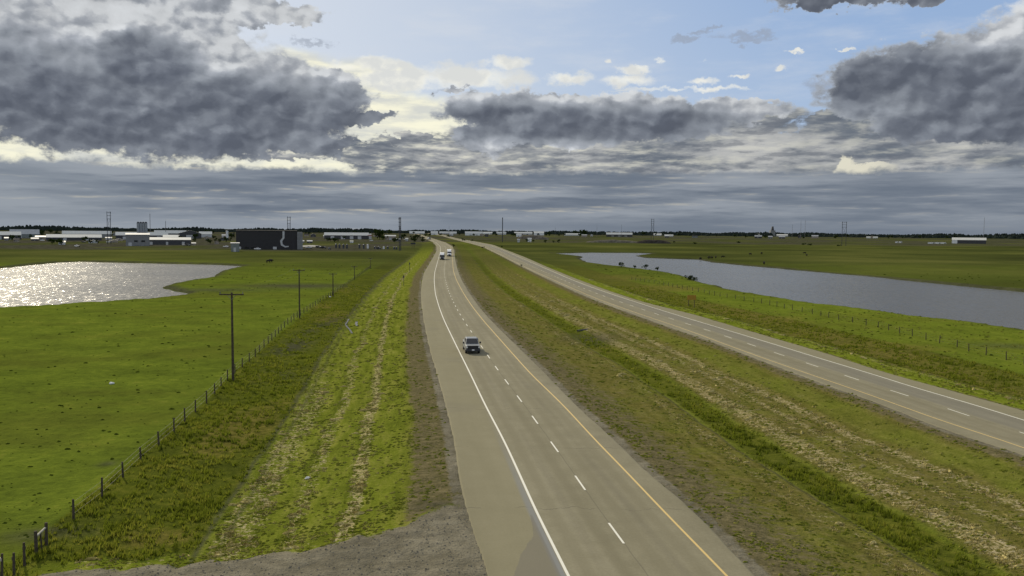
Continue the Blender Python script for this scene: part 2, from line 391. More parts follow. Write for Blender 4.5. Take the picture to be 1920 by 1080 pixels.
def plain(name, c, rough=0.6, metal=0.0, spec=0.5, var=0.12, scale=3.0):
    if name in MATS: return MATS[name]
    m, N, b = new_mat(name)
    tc = N.node('ShaderNodeTexCoord')
    n = N.noise(tc.outputs['Object'], scale, 5, 0.6)
    lo = tuple(q * (1 - var) for q in c[:3]) + (1,); hi = tuple(min(1, q * (1 + var)) for q in c[:3]) + (1,)
    N.put(b.inputs['Base Color'], N.mix(N.ss(n, 0.3, 0.7), lo, hi))
    b.inputs['Roughness'].default_value = rough; b.inputs['Metallic'].default_value = metal
    b.inputs['Specular IOR Level'].default_value = spec
    MATS[name] = m
    return m

# ------------------------------------------------------------------ ground material
def ground_material():
    m, N, b = new_mat('ground')
    geo = N.node('ShaderNodeNewGeometry'); pos = geo.outputs['Position']
    a = N.attr('za'); straw, tall, brown = N.sepc(a.outputs['Color']); gravel = S(N, a.outputs['Alpha'])
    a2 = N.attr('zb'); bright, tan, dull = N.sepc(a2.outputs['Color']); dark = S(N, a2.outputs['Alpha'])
    rd = N.attr('rd').outputs['Vector']
    rx, ry, olive = N.sep(rd)
    P2 = N.comb(*[N.sep(pos)[0], N.sep(pos)[1], 0.0])
    big = N.noise(P2, 0.018, 4, 0.55); mid = N.noise(P2, 0.16, 5, 0.6); fin = N.noise(P2, 1.1, 6, 0.65); mic = N.noise(P2, 5.0, 4, 0.7)
    stk = N.noise(N.comb(rx * 1.0, ry * 0.16, 0.0), 1.0, 5, 0.6)
    lump = N.noise(N.comb(rx * 1.1, ry * 1.9, 4.0), 1.0, 5, 0.68)
    tuft = N.noise(P2, 0.55, 6, 0.7)
    # pasture
    t = (mid * 0.36 + fin * 0.34 + big * 0.16 + mic * 0.14)
    g = N.ramp(t, [(0.35, (0.046, 0.058, 0.009, 1)), (0.45, (0.088, 0.116, 0.015, 1)), (0.55, (0.126, 0.162, 0.019, 1)), (0.66, (0.21, 0.215, 0.032, 1))])
    g = N.mix(N.ss(tuft, 0.57, 0.68) * N.ss(big, 0.3, 0.6) * 0.75, g, (0.02, 0.035, 0.004, 1))
    g = N.mix(N.ss(N.noise(N.comb(N.sep(pos)[0] * 0.02, N.sep(pos)[1] * 0.05, 5.0), 1.0, 5, 0.6), 0.46, 0.64) * 0.45, g, (0.085, 0.088, 0.016, 1))
    # mown bright strip
    gb = N.ramp(stk * 0.6 + mic * 0.4, [(0.34, (0.066, 0.088, 0.008, 1)), (0.50, (0.145, 0.178, 0.016, 1)), (0.66, (0.265, 0.26, 0.055, 1))])
    g = N.mix(bright, g, gb)
    # unmown growth
    gt = N.ramp(fin * 0.55 + mid * 0.45, [(0.34, (0.030, 0.042, 0.006, 1)), (0.5, (0.072, 0.090, 0.009, 1)), (0.66, (0.130, 0.135, 0.016, 1))])
    g = N.mix(tall, g, gt)
    g = N.mix(N.ss(tan + (mid - 0.5) * 1.2 + (fin - 0.5) * 0.8, 0.25, 0.85) * 0.62, g, N.ramp(fin, [(0.35, (0.085, 0.072, 0.018, 1)), (0.65, (0.21, 0.168, 0.045, 1))]))
    go = N.ramp(fin * 0.35 + stk * 0.3 + mic * 0.35, [(0.34, (0.052, 0.050, 0.012, 1)), (0.48, (0.118, 0.108, 0.026, 1)), (0.58, (0.168, 0.145, 0.046, 1)), (0.70, (0.27, 0.225, 0.10, 1))])
    g = N.mix(olive * N.ss(mid, 0.72, 0.42, 0.55, 1.0), g, go)
    # brown thin cover
    gr = N.ramp(lump * 0.6 + mic * 0.4, [(0.35, (0.055, 0.052, 0.022, 1)), (0.52, (0.130, 0.112, 0.055, 1)), (0.7, (0.24, 0.20, 0.11, 1))])
    g = N.mix(N.ss(brown + (lump - 0.5) * 1.6 + (fin - 0.5) * 0.8, 0.3, 0.7), g, gr)
    # cut straw
    sm = N.ss(straw * 0.9 + (lump - 0.5) * 2.2 + (mic - 0.5) * 2.4 + (stk - 0.5) * 0.8, 0.62, 0.90) * 0.8
    sc_ = N.ramp(mic * 0.6 + fin * 0.4, [(0.35, (0.17, 0.135, 0.06, 1)), (0.5, (0.34, 0.28, 0.145, 1)), (0.66, (0.56, 0.48, 0.30, 1))])
    g = N.mix(sm * N.ss(straw, 0.02, 0.2), g, sc_)
    # dull far prairie, cloud shade put into its colour as well
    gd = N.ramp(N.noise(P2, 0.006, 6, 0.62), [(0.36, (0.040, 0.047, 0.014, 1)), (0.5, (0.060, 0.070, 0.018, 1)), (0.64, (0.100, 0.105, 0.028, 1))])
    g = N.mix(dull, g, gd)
    gk = N.ramp(N.mix(N.ss(dull, 0.5, 1.0), fin, mid), [(0.35, (0.030, 0.032, 0.018, 1)), (0.65, (0.085, 0.080, 0.058, 1))])
    g = N.mix(dark, g, gk)
    # gravel
    pebble = N.noise(P2, 9.0, 5, 0.8)
    gg = N.ramp(mid * 0.3 + fin * 0.3 + pebble * 0.4, [(0.36, (0.075, 0.068, 0.048, 1)), (0.5, (0.158, 0.143, 0.102, 1)), (0.64, (0.27, 0.245, 0.18, 1))])
    g = N.mix(N.ss(gravel + (fin - 0.5) * 1.3 + (mic - 0.5) * 1.2 + (mid - 0.5) * 0.6, 0.30, 0.75), g, gg)
    N.put(b.inputs['Base Color'], g)
    b.inputs['Roughness'].default_value = 1.0; b.inputs['Specular IOR Level'].default_value = 0.0
    cdn = N.node('ShaderNodeCameraData')
    hgt = fin * 0.5 + lump * N.ss(straw, 0.0, 0.5) * 0.7 + mic * 0.22 + tuft * 0.4
    bp = N.node('ShaderNodeBump'); N.put(bp.inputs['Height'], hgt); bp.inputs['Distance'].default_value = 0.45
    bp.inputs['Strength'].default_value = 0.75
    N.l.new(bp.outputs[0], b.inputs['Normal'])
    return m

def zones(X, Y, sh):
    dA, dB, dC, dD, dM = lateral(X, Y)
    n1 = fbm(X / 3.0, Y / 9.0, 31, 3) - 0.5; n2 = fbm(X / 14.0, Y / 14.0, 41, 3) - 0.5
    R = np.hypot(X, Y); left = (dA > 0); med = (dB > 0) & (dC > 0); right = (dD > 0)
    near = 1 - sst(Y, 180, 420)
    L = dA + n1 * 1.0; B = dB + n1 * 0.8; Cc = dC + n1 * 0.8; D = dD + n1 * 0.9; M = dM + n1 * 0.7
    straw = left * (band(L, 6.4, 7.4, 0.3) * 0.75 + band(L, 9.5, 10.6, 0.35) * 0.66 + band(L, 11.8, 14.3, 0.6) * (0.72 - 0.5 * sst(Y, 75, 115)) + band(L, 4.6, 9.0, 1) * 0.16)
    straw += med * (band(M, -4.6, -2.6, 0.5) * 0.42 + band(M, 2.1, 4.3, 0.5) * 0.60 + band(M, 6.0, 7.2, 0.45) * 0.50 + band(Cc, 6.9, 8.2, 0.4) * 0.62 + band(M, 2, 12, 2) * 0.20 + band(B, 3, 4.4, .5) * 0.12) * (dB > 2) * (1 - 0.45 * sst(Y, 120, 300))
    straw += right * (band(D, 3.2, 5.4, 0.5) * 0.5)
    straw = straw * (1 - 0.7 * sst(Y, 330, 650))
    ragged = (fbm(X / 1.5, Y / 5.0, 51, 2) - 0.5) * 1.4
    tall = left * band(dA + ragged * 0.6, 14.9, 23.5, 0.25) + med * band(M + ragged * 0.3, -1.55, 1.35, 0.3) + right * band(dD + ragged * 0.5, 5.7, 19, 0.35)
    tall *= 1 - sst(Y, 420, 700)
    rim = left * band(Y - gravel_edge(X) + n1 * .5, -0.5, 2.6, 0.4) * sst(24 - dA, 0, 4)
    tall *= 1 - rim
    brown = left * (band(L, -1, 3.4, 0.7) * 0.75) + med * (band(B, -1, 2.6, 0.8) * 0.95 + band(Cc, -1, 2.2, 0.7) * 0.75 + band(B, 2.6, 5, 1) * 0.3 + 0.30 * sst(M, 1.5, 3) * sst(Cc, 5.5, 7) + 0.26 * sst(-M, 1.5, 3)) + right * band(D, -1, 0.5, 0.3) * 0.7
    gravel = left * band(dA, -2, 0.85, 0.3) * 0.8 + med * (band(dB, -2, 0.9, 0.35) * 0.75 + band(dC, -2, 0.8, 0.3) * 0.75) + right * band(dD, -2, 0.25, 0.2) * 0.7
    drive = sst(gravel_edge(X) - Y, -1.6, 0.8) * left
    gravel = np.maximum(gravel, drive)
    straw *= 1 - drive; tall *= 1 - drive; brown *= 1 - drive
    straw = np.maximum(straw, rim * 0.34 * (1 - drive) * sst(dA, 3, 6))
    bright = rim * 0.7 + left * band(L, 3.0, 14.9, 0.6) * 0.85 + med * (0.35 + 0.3 * band(M, -1.8, 1.8, 0.4)) * (1 - 0.6 * sst(Y, 150, 400)) + right * band(D, 0.3, 5.6, 0.3) * 0.9
    bright += right * sst(dD, 19, 21) * 0.25 * (1 - sst(Y, 150, 330))
    tan = np.zeros_like(X); dark = np.zeros_like(X)
    def patch(arr, x, y, rx, ry, a):
        wx, wy = px(x, y, -0.8); w2, _ = px(x + rx, y, -0.8); _, w3 = px(x, y - ry, -0.8)
        arr += a * np.exp(-(((X - wx) / (w2 - wx)) ** 2 + ((Y - wy) / (w3 - wy)) ** 2))
    for p in [(430, 820, 75, 40, .75), (480, 780, 50, 40, .6), (330, 1000, 60, 25, .6), (250, 1010, 40, 18, .6), (620, 595, 40, 14, .8), (470, 712, 60, 14, .5), (600, 575, 40, 12, .6), (640, 545, 60, 8, .4), (300, 590, 60, 3, .3), (700, 500, 30, 6, .4),
              (1540, 632, 90, 14, .9), (1660, 665, 90, 14, .9), (1760, 700, 90, 16, .8), (1450, 600, 80, 10, .8), (1360, 585, 60, 8, .9), (1250, 540, 80, 8, .8), (1170, 520, 80, 6, .8), (1880, 735, 60, 16, .7), (1720, 650, 60, 6, .5), (1330, 572, 60, 7, .6),
              (1500, 930, 120, 50, .35), (1250, 860, 60, 40, .5), (1460, 1020, 70, 40, .5), (1130, 650, 60, 12, .5), (930, 560, 30, 20, .4), (1900, 470, 60, 5, .8), (1110, 590, 60, 10, .4), (1300, 640, 100, 14, .35)]: patch(tan, *p)
    for p in [(550, 650, 26, 16, .8), (580, 620, 16, 14, .5), (1110, 632, 50, 10, .7), (630, 600, 20, 10, .6), (530, 700, 50, 12, .35), (200, 873, 16, 6, .6), (1890, 650, 60, 6, .5), (130, 1000, 60, 10, .4), (60, 1010, 60, 14, .5), (560, 537, 100, 4.5, .8), (400, 545, 90, 3.5, .6), (820, 968, 60, 9, .6)]: patch(dark, *p)
    bank = np.clip(1 - np.abs(sh - 1.0) / 3.2, 0, 1); dark = np.maximum(dark, bank * 0.9)
    dw = 0.02 + 0.0018 * Y; near2 = 1 - sst(Y, 420, 800)
    dark = np.maximum(dark, left * band(dA + ragged * 0.25, 14.75 - dw, 14.85 + dw, 0.1 + dw * .3) * 0.7 * near2)
    dark = np.maximum(dark, left * band(dA + ragged * 0.2, 13.6, 13.75 + dw, 0.1) * 0.5 * near2)
    dark = np.maximum(dark, med * band(M, -2.2, -1.95, 0.1) * 0.6 * near2); dark = np.maximum(dark, right * band(dD + ragged * .3, 5.5, 5.85, 0.12) * 0.7 * near2)
    dark = np.maximum(dark, 0.6 * (left * band(dA, -1, 0.22, 0.1) + med * band(dB, -1, 0.28, 0.12) + med * band(dC, -1, 0.22, 0.1) + right * band(dD, -1, 0.25, 0.1)))  # shadow at the pavement edge drop, painted into the verge colour
    tan = np.clip(tan + n2 * 0.5 * tall, 0, 1)
    yard = sst(Y, 600, 680) * sst(-X, 60 + 0.03 * Y, 110 + 0.03 * Y) * (1 - sst(Y, 3000, 4000)) + sst(Y, 1150, 1300) * 0.8
    dark = np.maximum(dark, yard * (0.25 + 0.75 * sst(fbm(X / 60.0, Y / 160.0, 61, 3), 0.36, 0.52)))
    dull = sst(Y + n2 * 120, 230, 520) * np.where(left | right, 1, 0.55)  # distant fields get a darker colour that also stands in for cloud shadow
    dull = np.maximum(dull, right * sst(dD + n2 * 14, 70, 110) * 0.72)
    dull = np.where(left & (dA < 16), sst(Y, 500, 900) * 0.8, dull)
    c = lambda v: np.clip(v, 0, 1)
    ol = med * (0.97 * (1 - 0.75 * band(M, -1.9, 1.8, 0.4)) * (1 - 0.45 * band(Cc, 2.8, 6.0, 0.6)) * (1 - 0.15 * band(B, 2.6, 5.0, 0.6))) + left * (band(L, -1, 3.6, 1.2) * 0.7 + band(L, 4, 15, 1) * 0.22 + tall * 0.15) + right * band(dD, 6, 19, 1) * 0.45
    ol = c(ol) * (1 - 0.6 * sst(Y, 500, 900)) * (1 - drive)
    u = np.where(left, dA, np.where(med, dM, dD)); s = Y * 1.03
    return (c(straw), c(tall), c(brown), c(gravel)), (c(bright), c(tan), c(dull), c(dark)), (u, s, ol)

def build_ground():
    r = [2.0]
    while r[-1] < 20: r.append(r[-1] * 1.06)
    while r[-1] < 90: r.append(r[-1] * 1.0042)
    while r[-1] < 16000: r.append(r[-1] * 1.0105)
    r = np.array(r)
    a = np.concatenate([np.arange(-180, -42, 4.0), np.arange(-42, 42, 0.155), np.arange(42, 180, 4.0)])
    na, nr = len(a), len(r)
    A, Rr = np.meshgrid(np.radians(a), r)
    X = (np.sin(A) * Rr).ravel(); Y = (np.cos(A) * Rr).ravel()
    sh = shore(X, Y); Z = height(X, Y, True, sh)
    V = np.stack([X, Y, Z], 1)
    i = np.arange(nr - 1)[:, None] * na; j = np.arange(na)[None, :]; j2 = (j + 1) % na
    Fq = np.stack([(i + j).ravel(), (i + j2).ravel(), (i + na + j2).ravel(), (i + na + j).ravel()], 1)[:, ::-1]
    # centre disc
    V = np.vstack([V, [[0, 0, -0.5]]]); X = np.append(X, 0); Y = np.append(Y, 0.0); sh = np.append(sh, 1e9)
    c = np.stack([np.full(na, len(V) - 1), np.arange(na), (np.arange(na) + 1) % na, (np.arange(na) + 1) % na], 1)
    o = np_mesh('ground', V, Fq, ground_material())
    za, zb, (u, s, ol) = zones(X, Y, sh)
    me = o.data
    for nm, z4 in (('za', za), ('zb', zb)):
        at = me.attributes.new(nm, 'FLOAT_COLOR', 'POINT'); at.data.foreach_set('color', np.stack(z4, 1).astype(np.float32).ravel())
    at = me.attributes.new('rd', 'FLOAT_VECTOR', 'POINT'); at.data.foreach_set('vector', np.stack([u, s, ol], 1).astype(np.float32).ravel())
    struct(o)
    return o
build_ground()

# ------------------------------------------------------------------ water
def water_material(name, bump, rough):
    m, N, b = new_mat(name)
    geo = N.node('ShaderNodeNewGeometry'); P = geo.outputs['Position']
    x, y, z = N.sep(P)
    w1 = N.noise(N.comb(x * 1.0, y * 0.5, 0.0), 0.35, 7, 0.68); w2 = N.noise(N.comb(x, y * 0.7, 2.0), 1.8, 4, 0.6)
    gust = N.noise(N.comb(x * 0.6, y * 0.35, 0.0), 0.05, 4, 0.55)
    b.inputs['Base Color'].default_value = (0.075, 0.066, 0.042, 1); b.inputs['Specular Tint'].default_value = (0.95, 0.88, 0.78, 1)
    N.put(b.inputs['Roughness'], N.ss(gust, 0.35, 0.65, rough * 0.95, rough * 1.05)); b.inputs['IOR'].default_value = 1.333
    nr, ng, nb = N.sepc(N.noise(N.comb(x * 2.0, y * 0.30, 0.0), 1.0, 5, 0.8, color=True))
    amp = N.ss(gust, 0.3, 0.7, bump * 0.92, bump * 1.08)
    nv = N.vm('NORMALIZE', N.comb((nr - 0.5) * amp, (ng - 0.5) * amp, 1.0))
    N.put(b.inputs['Normal'], nv)
    return m
WM = water_material('pond_water', 1.5, 0.22)
for poly in (pondL, pondR):
    P = np.array(poly); c = P.mean(0)
    # grow a little so the sheet runs under the banks
    x0, y0 = P.min(0) - 8; x1, y1 = P.max(0) + 8
    bm = bmesh.new(); pts = []
    n = len(P)
    for i in range(n):
        a, b_, d = P[i - 1], P[i], P[(i + 1) % n]
        e1 = (b_ - a) / np.linalg.norm(b_ - a); e2 = (d - b_) / np.linalg.norm(d - b_)
        ar = sum(P[k][0] * P[(k + 1) % n][1] - P[(k + 1) % n][0] * P[k][1] for k in range(n))
        sg = 1 if ar > 0 else -1
        nn = np.array([e1[1] + e2[1], -(e1[0] + e2[0])]) * sg; nn /= max(np.linalg.norm(nn), 1e-6)
        pts.append(bm.verts.new((b_[0] + nn[0] * 3.5, b_[1] + nn[1] * 3.5, WZ)))
    f = bm.faces.new(pts); bmesh.ops.triangulate(bm, faces=[f]); bmesh.ops.recalc_face_normals(bm, faces=bm.faces)
    if bm.faces[:][0].normal.z < 0: bmesh.ops.reverse_faces(bm, faces=bm.faces)
    me = bpy.data.meshes.new('pond_water'); bm.to_mesh(me); bm.free(); me.materials.append(WM)
    o = bpy.data.objects.new('pond_water', me); COL.objects.link(o); struct(o)

# ------------------------------------------------------------------ roads
def arc(f, Ys):
    X = f(Ys); d = np.hypot(np.diff(X), np.diff(Ys)); return np.concatenate([[0], np.cumsum(d)])
RY = [8.0]
while RY[-1] < 3300: RY.append(RY[-1] + max(1.0, RY[-1] * 0.012))
RY = np.array(RY)
def zlift(Y, X): return 6.0 * sst(np.hypot(X, Y), 1500, 3600)
def road_material():
    m, N, b = new_mat('asphalt')
    ru = N.attr('ru').outputs['Vector']; u, s, k = N.sep(ru)
    geo = N.node('ShaderNodeNewGeometry'); P = geo.outputs['Position']
    x, y, z = N.sep(P); P2 = N.comb(x, y, 0.0)
    big = N.noise(N.comb(u * 0.5, s * 0.03, k), 1.0, 4, 0.55); fin = N.noise(P2, 6.0, 5, 0.75); mid = N.noise(P2, 0.5, 5, 0.6)
    c = N.ramp(big * 0.4 + fin * 0.32 + mid * 0.28, [(0.34, (0.170, 0.154, 0.100, 1)), (0.5, (0.222, 0.202, 0.134, 1)), (0.66, (0.28, 0.256, 0.175, 1))])
    # wheel paths, two per lane (u = metres from the outer painted line towards the median)
    def wp(c0): return N.ss(N.m('ABSOLUTE', u - c0), 0.55, 0.1)
    wpm = (wp(1.0) + wp(2.75) + wp(4.7) + wp(6.45)).clamp()
    c = N.mix(wpm * (mid * 0.5 + 0.15), c, (0.176, 0.158, 0.102, 1))
    # slightly greener older shoulder
    shd = N.ss(u, -0.15, -0.45)
    c = N.mix(shd * 0.55, c, (0.215, 0.195, 0.118, 1))
    oil = N.ss(N.m('ABSOLUTE', u - 1.86), 0.5, 0.0) + N.ss(N.m('ABSOLUTE', u - 5.56), 0.5, 0.0)
    c = N.mix(oil.clamp() * N.ss(N.noise(N.comb(u, s * 0.05, 3.0), 1.0, 4), 0.35, 0.65) * 0.30, c, (0.14, 0.125, 0.09, 1))
    c = N.mix(N.ss(N.noise(P2, 0.09, 3, 0.5), 0.60, 0.68) * 0.22, c, (0.17, 0.155, 0.115, 1))
    # seam between lanes and transverse cracks
    seam = N.ss(N.m('ABSOLUTE', u - 3.72 + (N.noise(N.comb(0.0, s * 0.6, 0.0), 1.0, 2) - 0.5) * 0.12), 0.05, 0.015)
    c = N.mix(seam * 0.35, c, (0.075, 0.070, 0.060, 1))
    cs = s + (N.noise(N.comb(u * 0.6, s * 0.02, 1.0), 1.0, 4) - 0.5) * 2.6
    fr = N.m('ABSOLUTE', N.m('SUBTRACT', N.m('FRACT', cs * (1 / 13.7)), 0.5))
    crk = N.ss(fr, 0.004, 0.0012) * N.ss(mid, 0.46, 0.56)
    c = N.mix(crk * 0.6, c, (0.06, 0.055, 0.048, 1))
    # blue grey sealed band just outside the line and a darker patched shoulder at the near end (left carriageway only: k > 0.5)
    near = N.ss(s, 74.0, 40.0)
    wob = (N.noise(N.comb(u, s * 0.25, 7.0), 0.8, 3) - 0.5)
    bandm = N.ss(u, -0.62 , -0.36) * N.ss(u, -0.08, -0.16) * N.ss(k, 0.4, 0.6) * near
    c = N.mix(bandm * 0.8, c, (0.205, 0.212, 0.215, 1))
    pw_ = N.ss(s, 47.0, 41.5)
    pt = N.ss(u + wob * 0.9, -0.7 - 0.0, -0.6) + 0.0
    edge = N.m('MULTIPLY_ADD', N.ss(s, 46.0, 37.0), -2.2, -0.5)
    pm = N.ss(u + wob * 1.3, edge, edge + 0.06) * N.ss(u, -0.3, -0.4) * N.ss(k, 0.4, 0.6) * N.ss(s, 47.0, 46.6) * N.ss(s + wob * 4, 35.6, 35.9)
    c = N.mix(pm * 0.62, c, (0.165, 0.152, 0.122, 1))
    # right carriageway: darker outer lane
    c = N.mix(N.ss(k, 0.6, 0.4) * N.ss(N.m('ABSOLUTE', u - 1.7), 1.9, 1.2) * 0.30, c, (0.15, 0.15, 0.15, 1))
    # dusty edge
    N.put(b.inputs['Base Color'], c); b.inputs['Roughness'].default_value = 0.85; b.inputs['Specular IOR Level'].default_value = 0.05
    bp = N.node('ShaderNodeBump'); N.put(bp.inputs['Height'], fin); bp.inputs['Distance'].default_value = 0.02; bp.inputs['Strength'].default_value = 0.5
    N.l.new(bp.outputs[0], b.inputs['Normal'])
    return m
AM = road_material()
def build_road(fe, fo, fi, fm, k, ys=RY):
    """fe outer edge, fo outer painted line, fi inner painted line, fm median side edge"""
    Y = ys; E, O, I, Mx = fe(Y), fo(Y), fi(Y), fm(Y)
    s = arc(fo, Y) + ys[0]
    sg = np.sign(I - O); c = 1 / np.sqrt(1 + slope(fo, Y) ** 2)
    cols = [E - sg * 0.45, E, E * 0.5 + O * 0.5, O, O * .75 + I * .25, O * .5 + I * .5, O * .25 + I * .75, I, Mx, Mx + sg * 0.45]
    n = len(Y); nc = len(cols); zl = zlift(Y, O)
    wig = (fbm(s / 0.9, s * 0, 9 + k, 3) - 0.5) * 0.16
    V = []; U = []
    for j, X in enumerate(cols):
        z = zl + (-0.22 if j in (0, nc - 1) else 0.0)
        if j in (0, 1): X = X - sg * wig
        if j in (nc - 2, nc - 1): X = X + sg * np.roll(wig, 7)
        V.append(np.stack([X, Y, z], 1))
        # lateral coordinate in lane metres so paint and wear keep their place even where the traces vary
        uu = (X - O) / np.maximum(np.abs(I - O), .1) * sg * 7.4 if 3 <= j <= 7 else ((X - O) * sg * c if j < 3 else 7.4 + (X - I) * sg * c)
        U.append(np.stack([uu, s, np.full(n, float(k))], 1))
    V = np.concatenate(V); U = np.concatenate(U)
    i = np.arange(n - 1); Fq = []
    for j in range(nc - 1):
        a = j * n + i; b = (j + 1) * n + i
        q = np.stack([a, b, b + 1, a + 1], 1)
        Fq.append(q if sg[0] > 0 else q[:, ::-1])
    o = np_mesh('road', V, np.concatenate(Fq), AM)
    at = o.data.attributes.new('ru', 'FLOAT_VECTOR', 'POINT'); at.data.foreach_set('vector', U.astype(np.float32).ravel())
    o.data.polygons.foreach_set('use_smooth', np.zeros(len(o.data.polygons), bool))
    return struct(o)
build_road(xl, xw, xy, xr, 1)
build_road(pr, pw, py_, pl, 0)
def paint_mat(name, c):
    m, N, b = new_mat(name)
    geo = N.node('ShaderNodeNewGeometry')
    n = N.noise(geo.outputs['Position'], 3.0, 6, 0.7)
    N.put(b.inputs['Base Color'], N.mix(N.ss(n, 0.58, 0.72) * 0.7, c, (0.30, 0.27, 0.21, 1))); b.inputs['Roughness'].default_value = 0.7
    return m
PWm = paint_mat('white_paint', (0.70, 0.68, 0.58, 1)); PYm = paint_mat('yellow_paint', (0.60, 0.43, 0.15, 1))
def strip(f, w, mat, Y0_=9.0, Y1_=1500.0):
    Y = RY[(RY > Y0_) & (RY < Y1_)]; X = f(Y)
    w = w * 0.5
    c = 1 / np.sqrt(1 + slope(f, Y) ** 2); n = len(Y); z = zlift(Y, X) + 0.005
    V = np.concatenate([np.stack([X - w / c, Y, z], 1), np.stack([X + w / c, Y, z], 1)])
    i = np.arange(n - 1)
    o = np_mesh('road_marking', V, np.stack([i, i + n, i + n + 1, i + 1], 1), mat)
    return struct(o)
strip(xw, 0.15, PWm); strip(lambda Y: xy(Y) , 0.13, PYm); strip(pw, 0.15, PWm); strip(lambda Y: py_(Y), 0.13, PYm)
def dashes(fa, fb, y_first, x_first, period=9.0, L=3.05, Ymax=900):
    mid = lambda Y: (fa(Y) + fb(Y)) * 0.5
    Yf = np.arange(9.0, Ymax, 0.25); s = arc(mid, Yf); Yp = px(x_first, y_first)[1]
    s0 = np.interp(Yp, Yf, s); ks = np.arange(-12, 120)
    V = []; Fq = []
    for k in ks:
        a = s0 + k * period
        if a < 1 or a + L > s[-1]: continue
        yy = np.interp([a, a + L / 2, a + L], s, Yf); xx = mid(yy); b = len(V)
        for p, q in zip(xx, yy): V += [(p - 0.06, q, 0.005), (p + 0.06, q, 0.005)]
        Fq += [(b, b + 1, b + 3, b + 2), (b + 2, b + 3, b + 5, b + 4)]
    return struct(np_mesh('road_marking', np.array(V), np.array(Fq), PWm))
dashes(xw, xy, 1019, 1174)
dashes(pw, py_, 742.7, 1714)

# ------------------------------------------------------------------ grass and straw that nobody could count
def sample(n, rmin, rmax, seed, amax=36):
    rg = np.random.default_rng(seed)
    r = np.exp(rg.uniform(math.log(rmin), math.log(rmax), n)); a = np.radians(rg.uniform(-amax, amax, n))
    return np.sin(a) * r, np.cos(a) * r, rg
def lumps(name, X, Y, sx, sy, h, rg, mat, seg=7, sink=0.04, aim=0.0, spread=0.5):
    n = len(X); Z = height(X, Y)
    rot = aim + rg.normal(0, spread, n); ca, sa = np.cos(rot), np.sin(rot)
    V = []; ang = np.linspace(0, 2 * np.pi, seg, endpoint=False)
    for ring, (k, zz) in enumerate(((1.0, 0.0), (0.62, 0.72), (0.22, 1.0))):
        for a in ang:
            j = rg.uniform(0.65, 1.3, n) * k
            lx = np.cos(a) * sx * j; ly = np.sin(a) * sy * j
            lz = h * zz * rg.uniform(0.6, 1.25, n) - (sink if ring == 0 else 0)
            V.append(np.stack([X + lx * ca - ly * sa, Y + lx * sa + ly * ca, Z + lz], 1))
    V = np.stack(V, 1).reshape(-1, 3); m = 3 * seg
    base = (np.arange(n) * m)[:, None]; Fq = []
    for ring in range(2):
        for a in range(seg):
            b = (a + 1) % seg
            Fq.append(base + np.array([ring * seg + a, ring * seg + b, (ring + 1) * seg + b, (ring + 1) * seg + a])[None])
    for a in range(1, seg - 1, 2):
        Fq.append(base + np.array([2 * seg, 2 * seg + a, 2 * seg + a + 1, 2 * seg + (a + 2) % seg])[None])
    o = np_mesh(name, V, np.concatenate(Fq), mat)
    o.data.polygons.foreach_set('use_smooth', np.zeros(len(o.data.polygons), bool))
    return o
def blades(name, X, Y, h, w, rg, mat, nb=7):
    n = len(X); Z = height(X, Y); V = []
    for k in range(nb):
        a = rg.uniform(0, 2 * np.pi, n); d = rg.uniform(0, 1, n) * w * 1.6; bx = X + np.cos(a) * d; by = Y + np.sin(a) * d
        t = rg.uniform(0, np.pi, n); ww = w * rg.uniform(0.25, 0.6, n); hh = h * rg.uniform(0.55, 1.2, n); l = hh * 0.5
        V.append(np.stack([bx - np.cos(t) * ww, by - np.sin(t) * ww, Z - 0.03], 1)); V.append(np.stack([bx + np.cos(t) * ww, by + np.sin(t) * ww, Z - 0.03], 1))
        V.append(np.stack([bx + l * rg.normal(0.3, .5, n), by + l * rg.normal(0, .6, n), Z + hh], 1))
    V = np.stack(V, 1).reshape(-1, 3)
    base = (np.arange(n) * nb * 3)[:, None]
    Fq = (base + np.arange(nb * 3)[None]).reshape(-1, 3)
    return np_mesh(name, V, Fq, mat, 3)
def grassy(name, stops, scale=0.8, trans=0.0):
    m, N, b = new_mat(name)
    P = N.node('ShaderNodeNewGeometry').outputs['Position']
    n1 = N.noise(P, scale, 4, 0.6); n2 = N.noise(P, scale * 9, 2, 0.6)
    N.put(b.inputs['Base Color'], N.ramp(n1 * 0.55 + n2 * 0.45, stops)); b.inputs['Roughness'].default_value = 0.9; b.inputs['Specular IOR Level'].default_value = 0.0
    if trans:
        tr = N.node('ShaderNodeBsdfTranslucent'); N.l.new(b.inputs['Base Color'].links[0].from_socket, tr.inputs['Color'])
        mx = N.node('ShaderNodeMixShader'); mx.inputs[0].default_value = trans
        N.l.new(b.outputs[0], mx.inputs[1]); N.l.new(tr.outputs[0], mx.inputs[2]); N.l.new(mx.outputs[0], N.n['Material Output'].inputs[0])
    return m
M_STRAW = grassy('cut_straw', [(0.34, (0.16, 0.14, 0.04, 1)), (0.5, (0.36, 0.30, 0.11, 1)), (0.66, (0.58, 0.49, 0.22, 1))])
M_TALL = grassy('tall_grass', [(0.34, (0.078, 0.100, 0.011, 1)), (0.5, (0.150, 0.178, 0.016, 1)), (0.66, (0.25, 0.24, 0.038, 1))], 0.25, 0.5)
M_TUFT = grassy('pasture_tuft', [(0.34, (0.026, 0.040, 0.004, 1)), (0.66, (0.065, 0.085, 0.010, 1))])
M_MOWN = grassy('mown_tuft', [(0.34, (0.07, 0.085, 0.010, 1)), (0.5, (0.135, 0.145, 0.018, 1)), (0.66, (0.25, 0.22, 0.07, 1))])
def zmask(X, Y):
    sh = shore(X, Y); return zones(X, Y, sh), sh
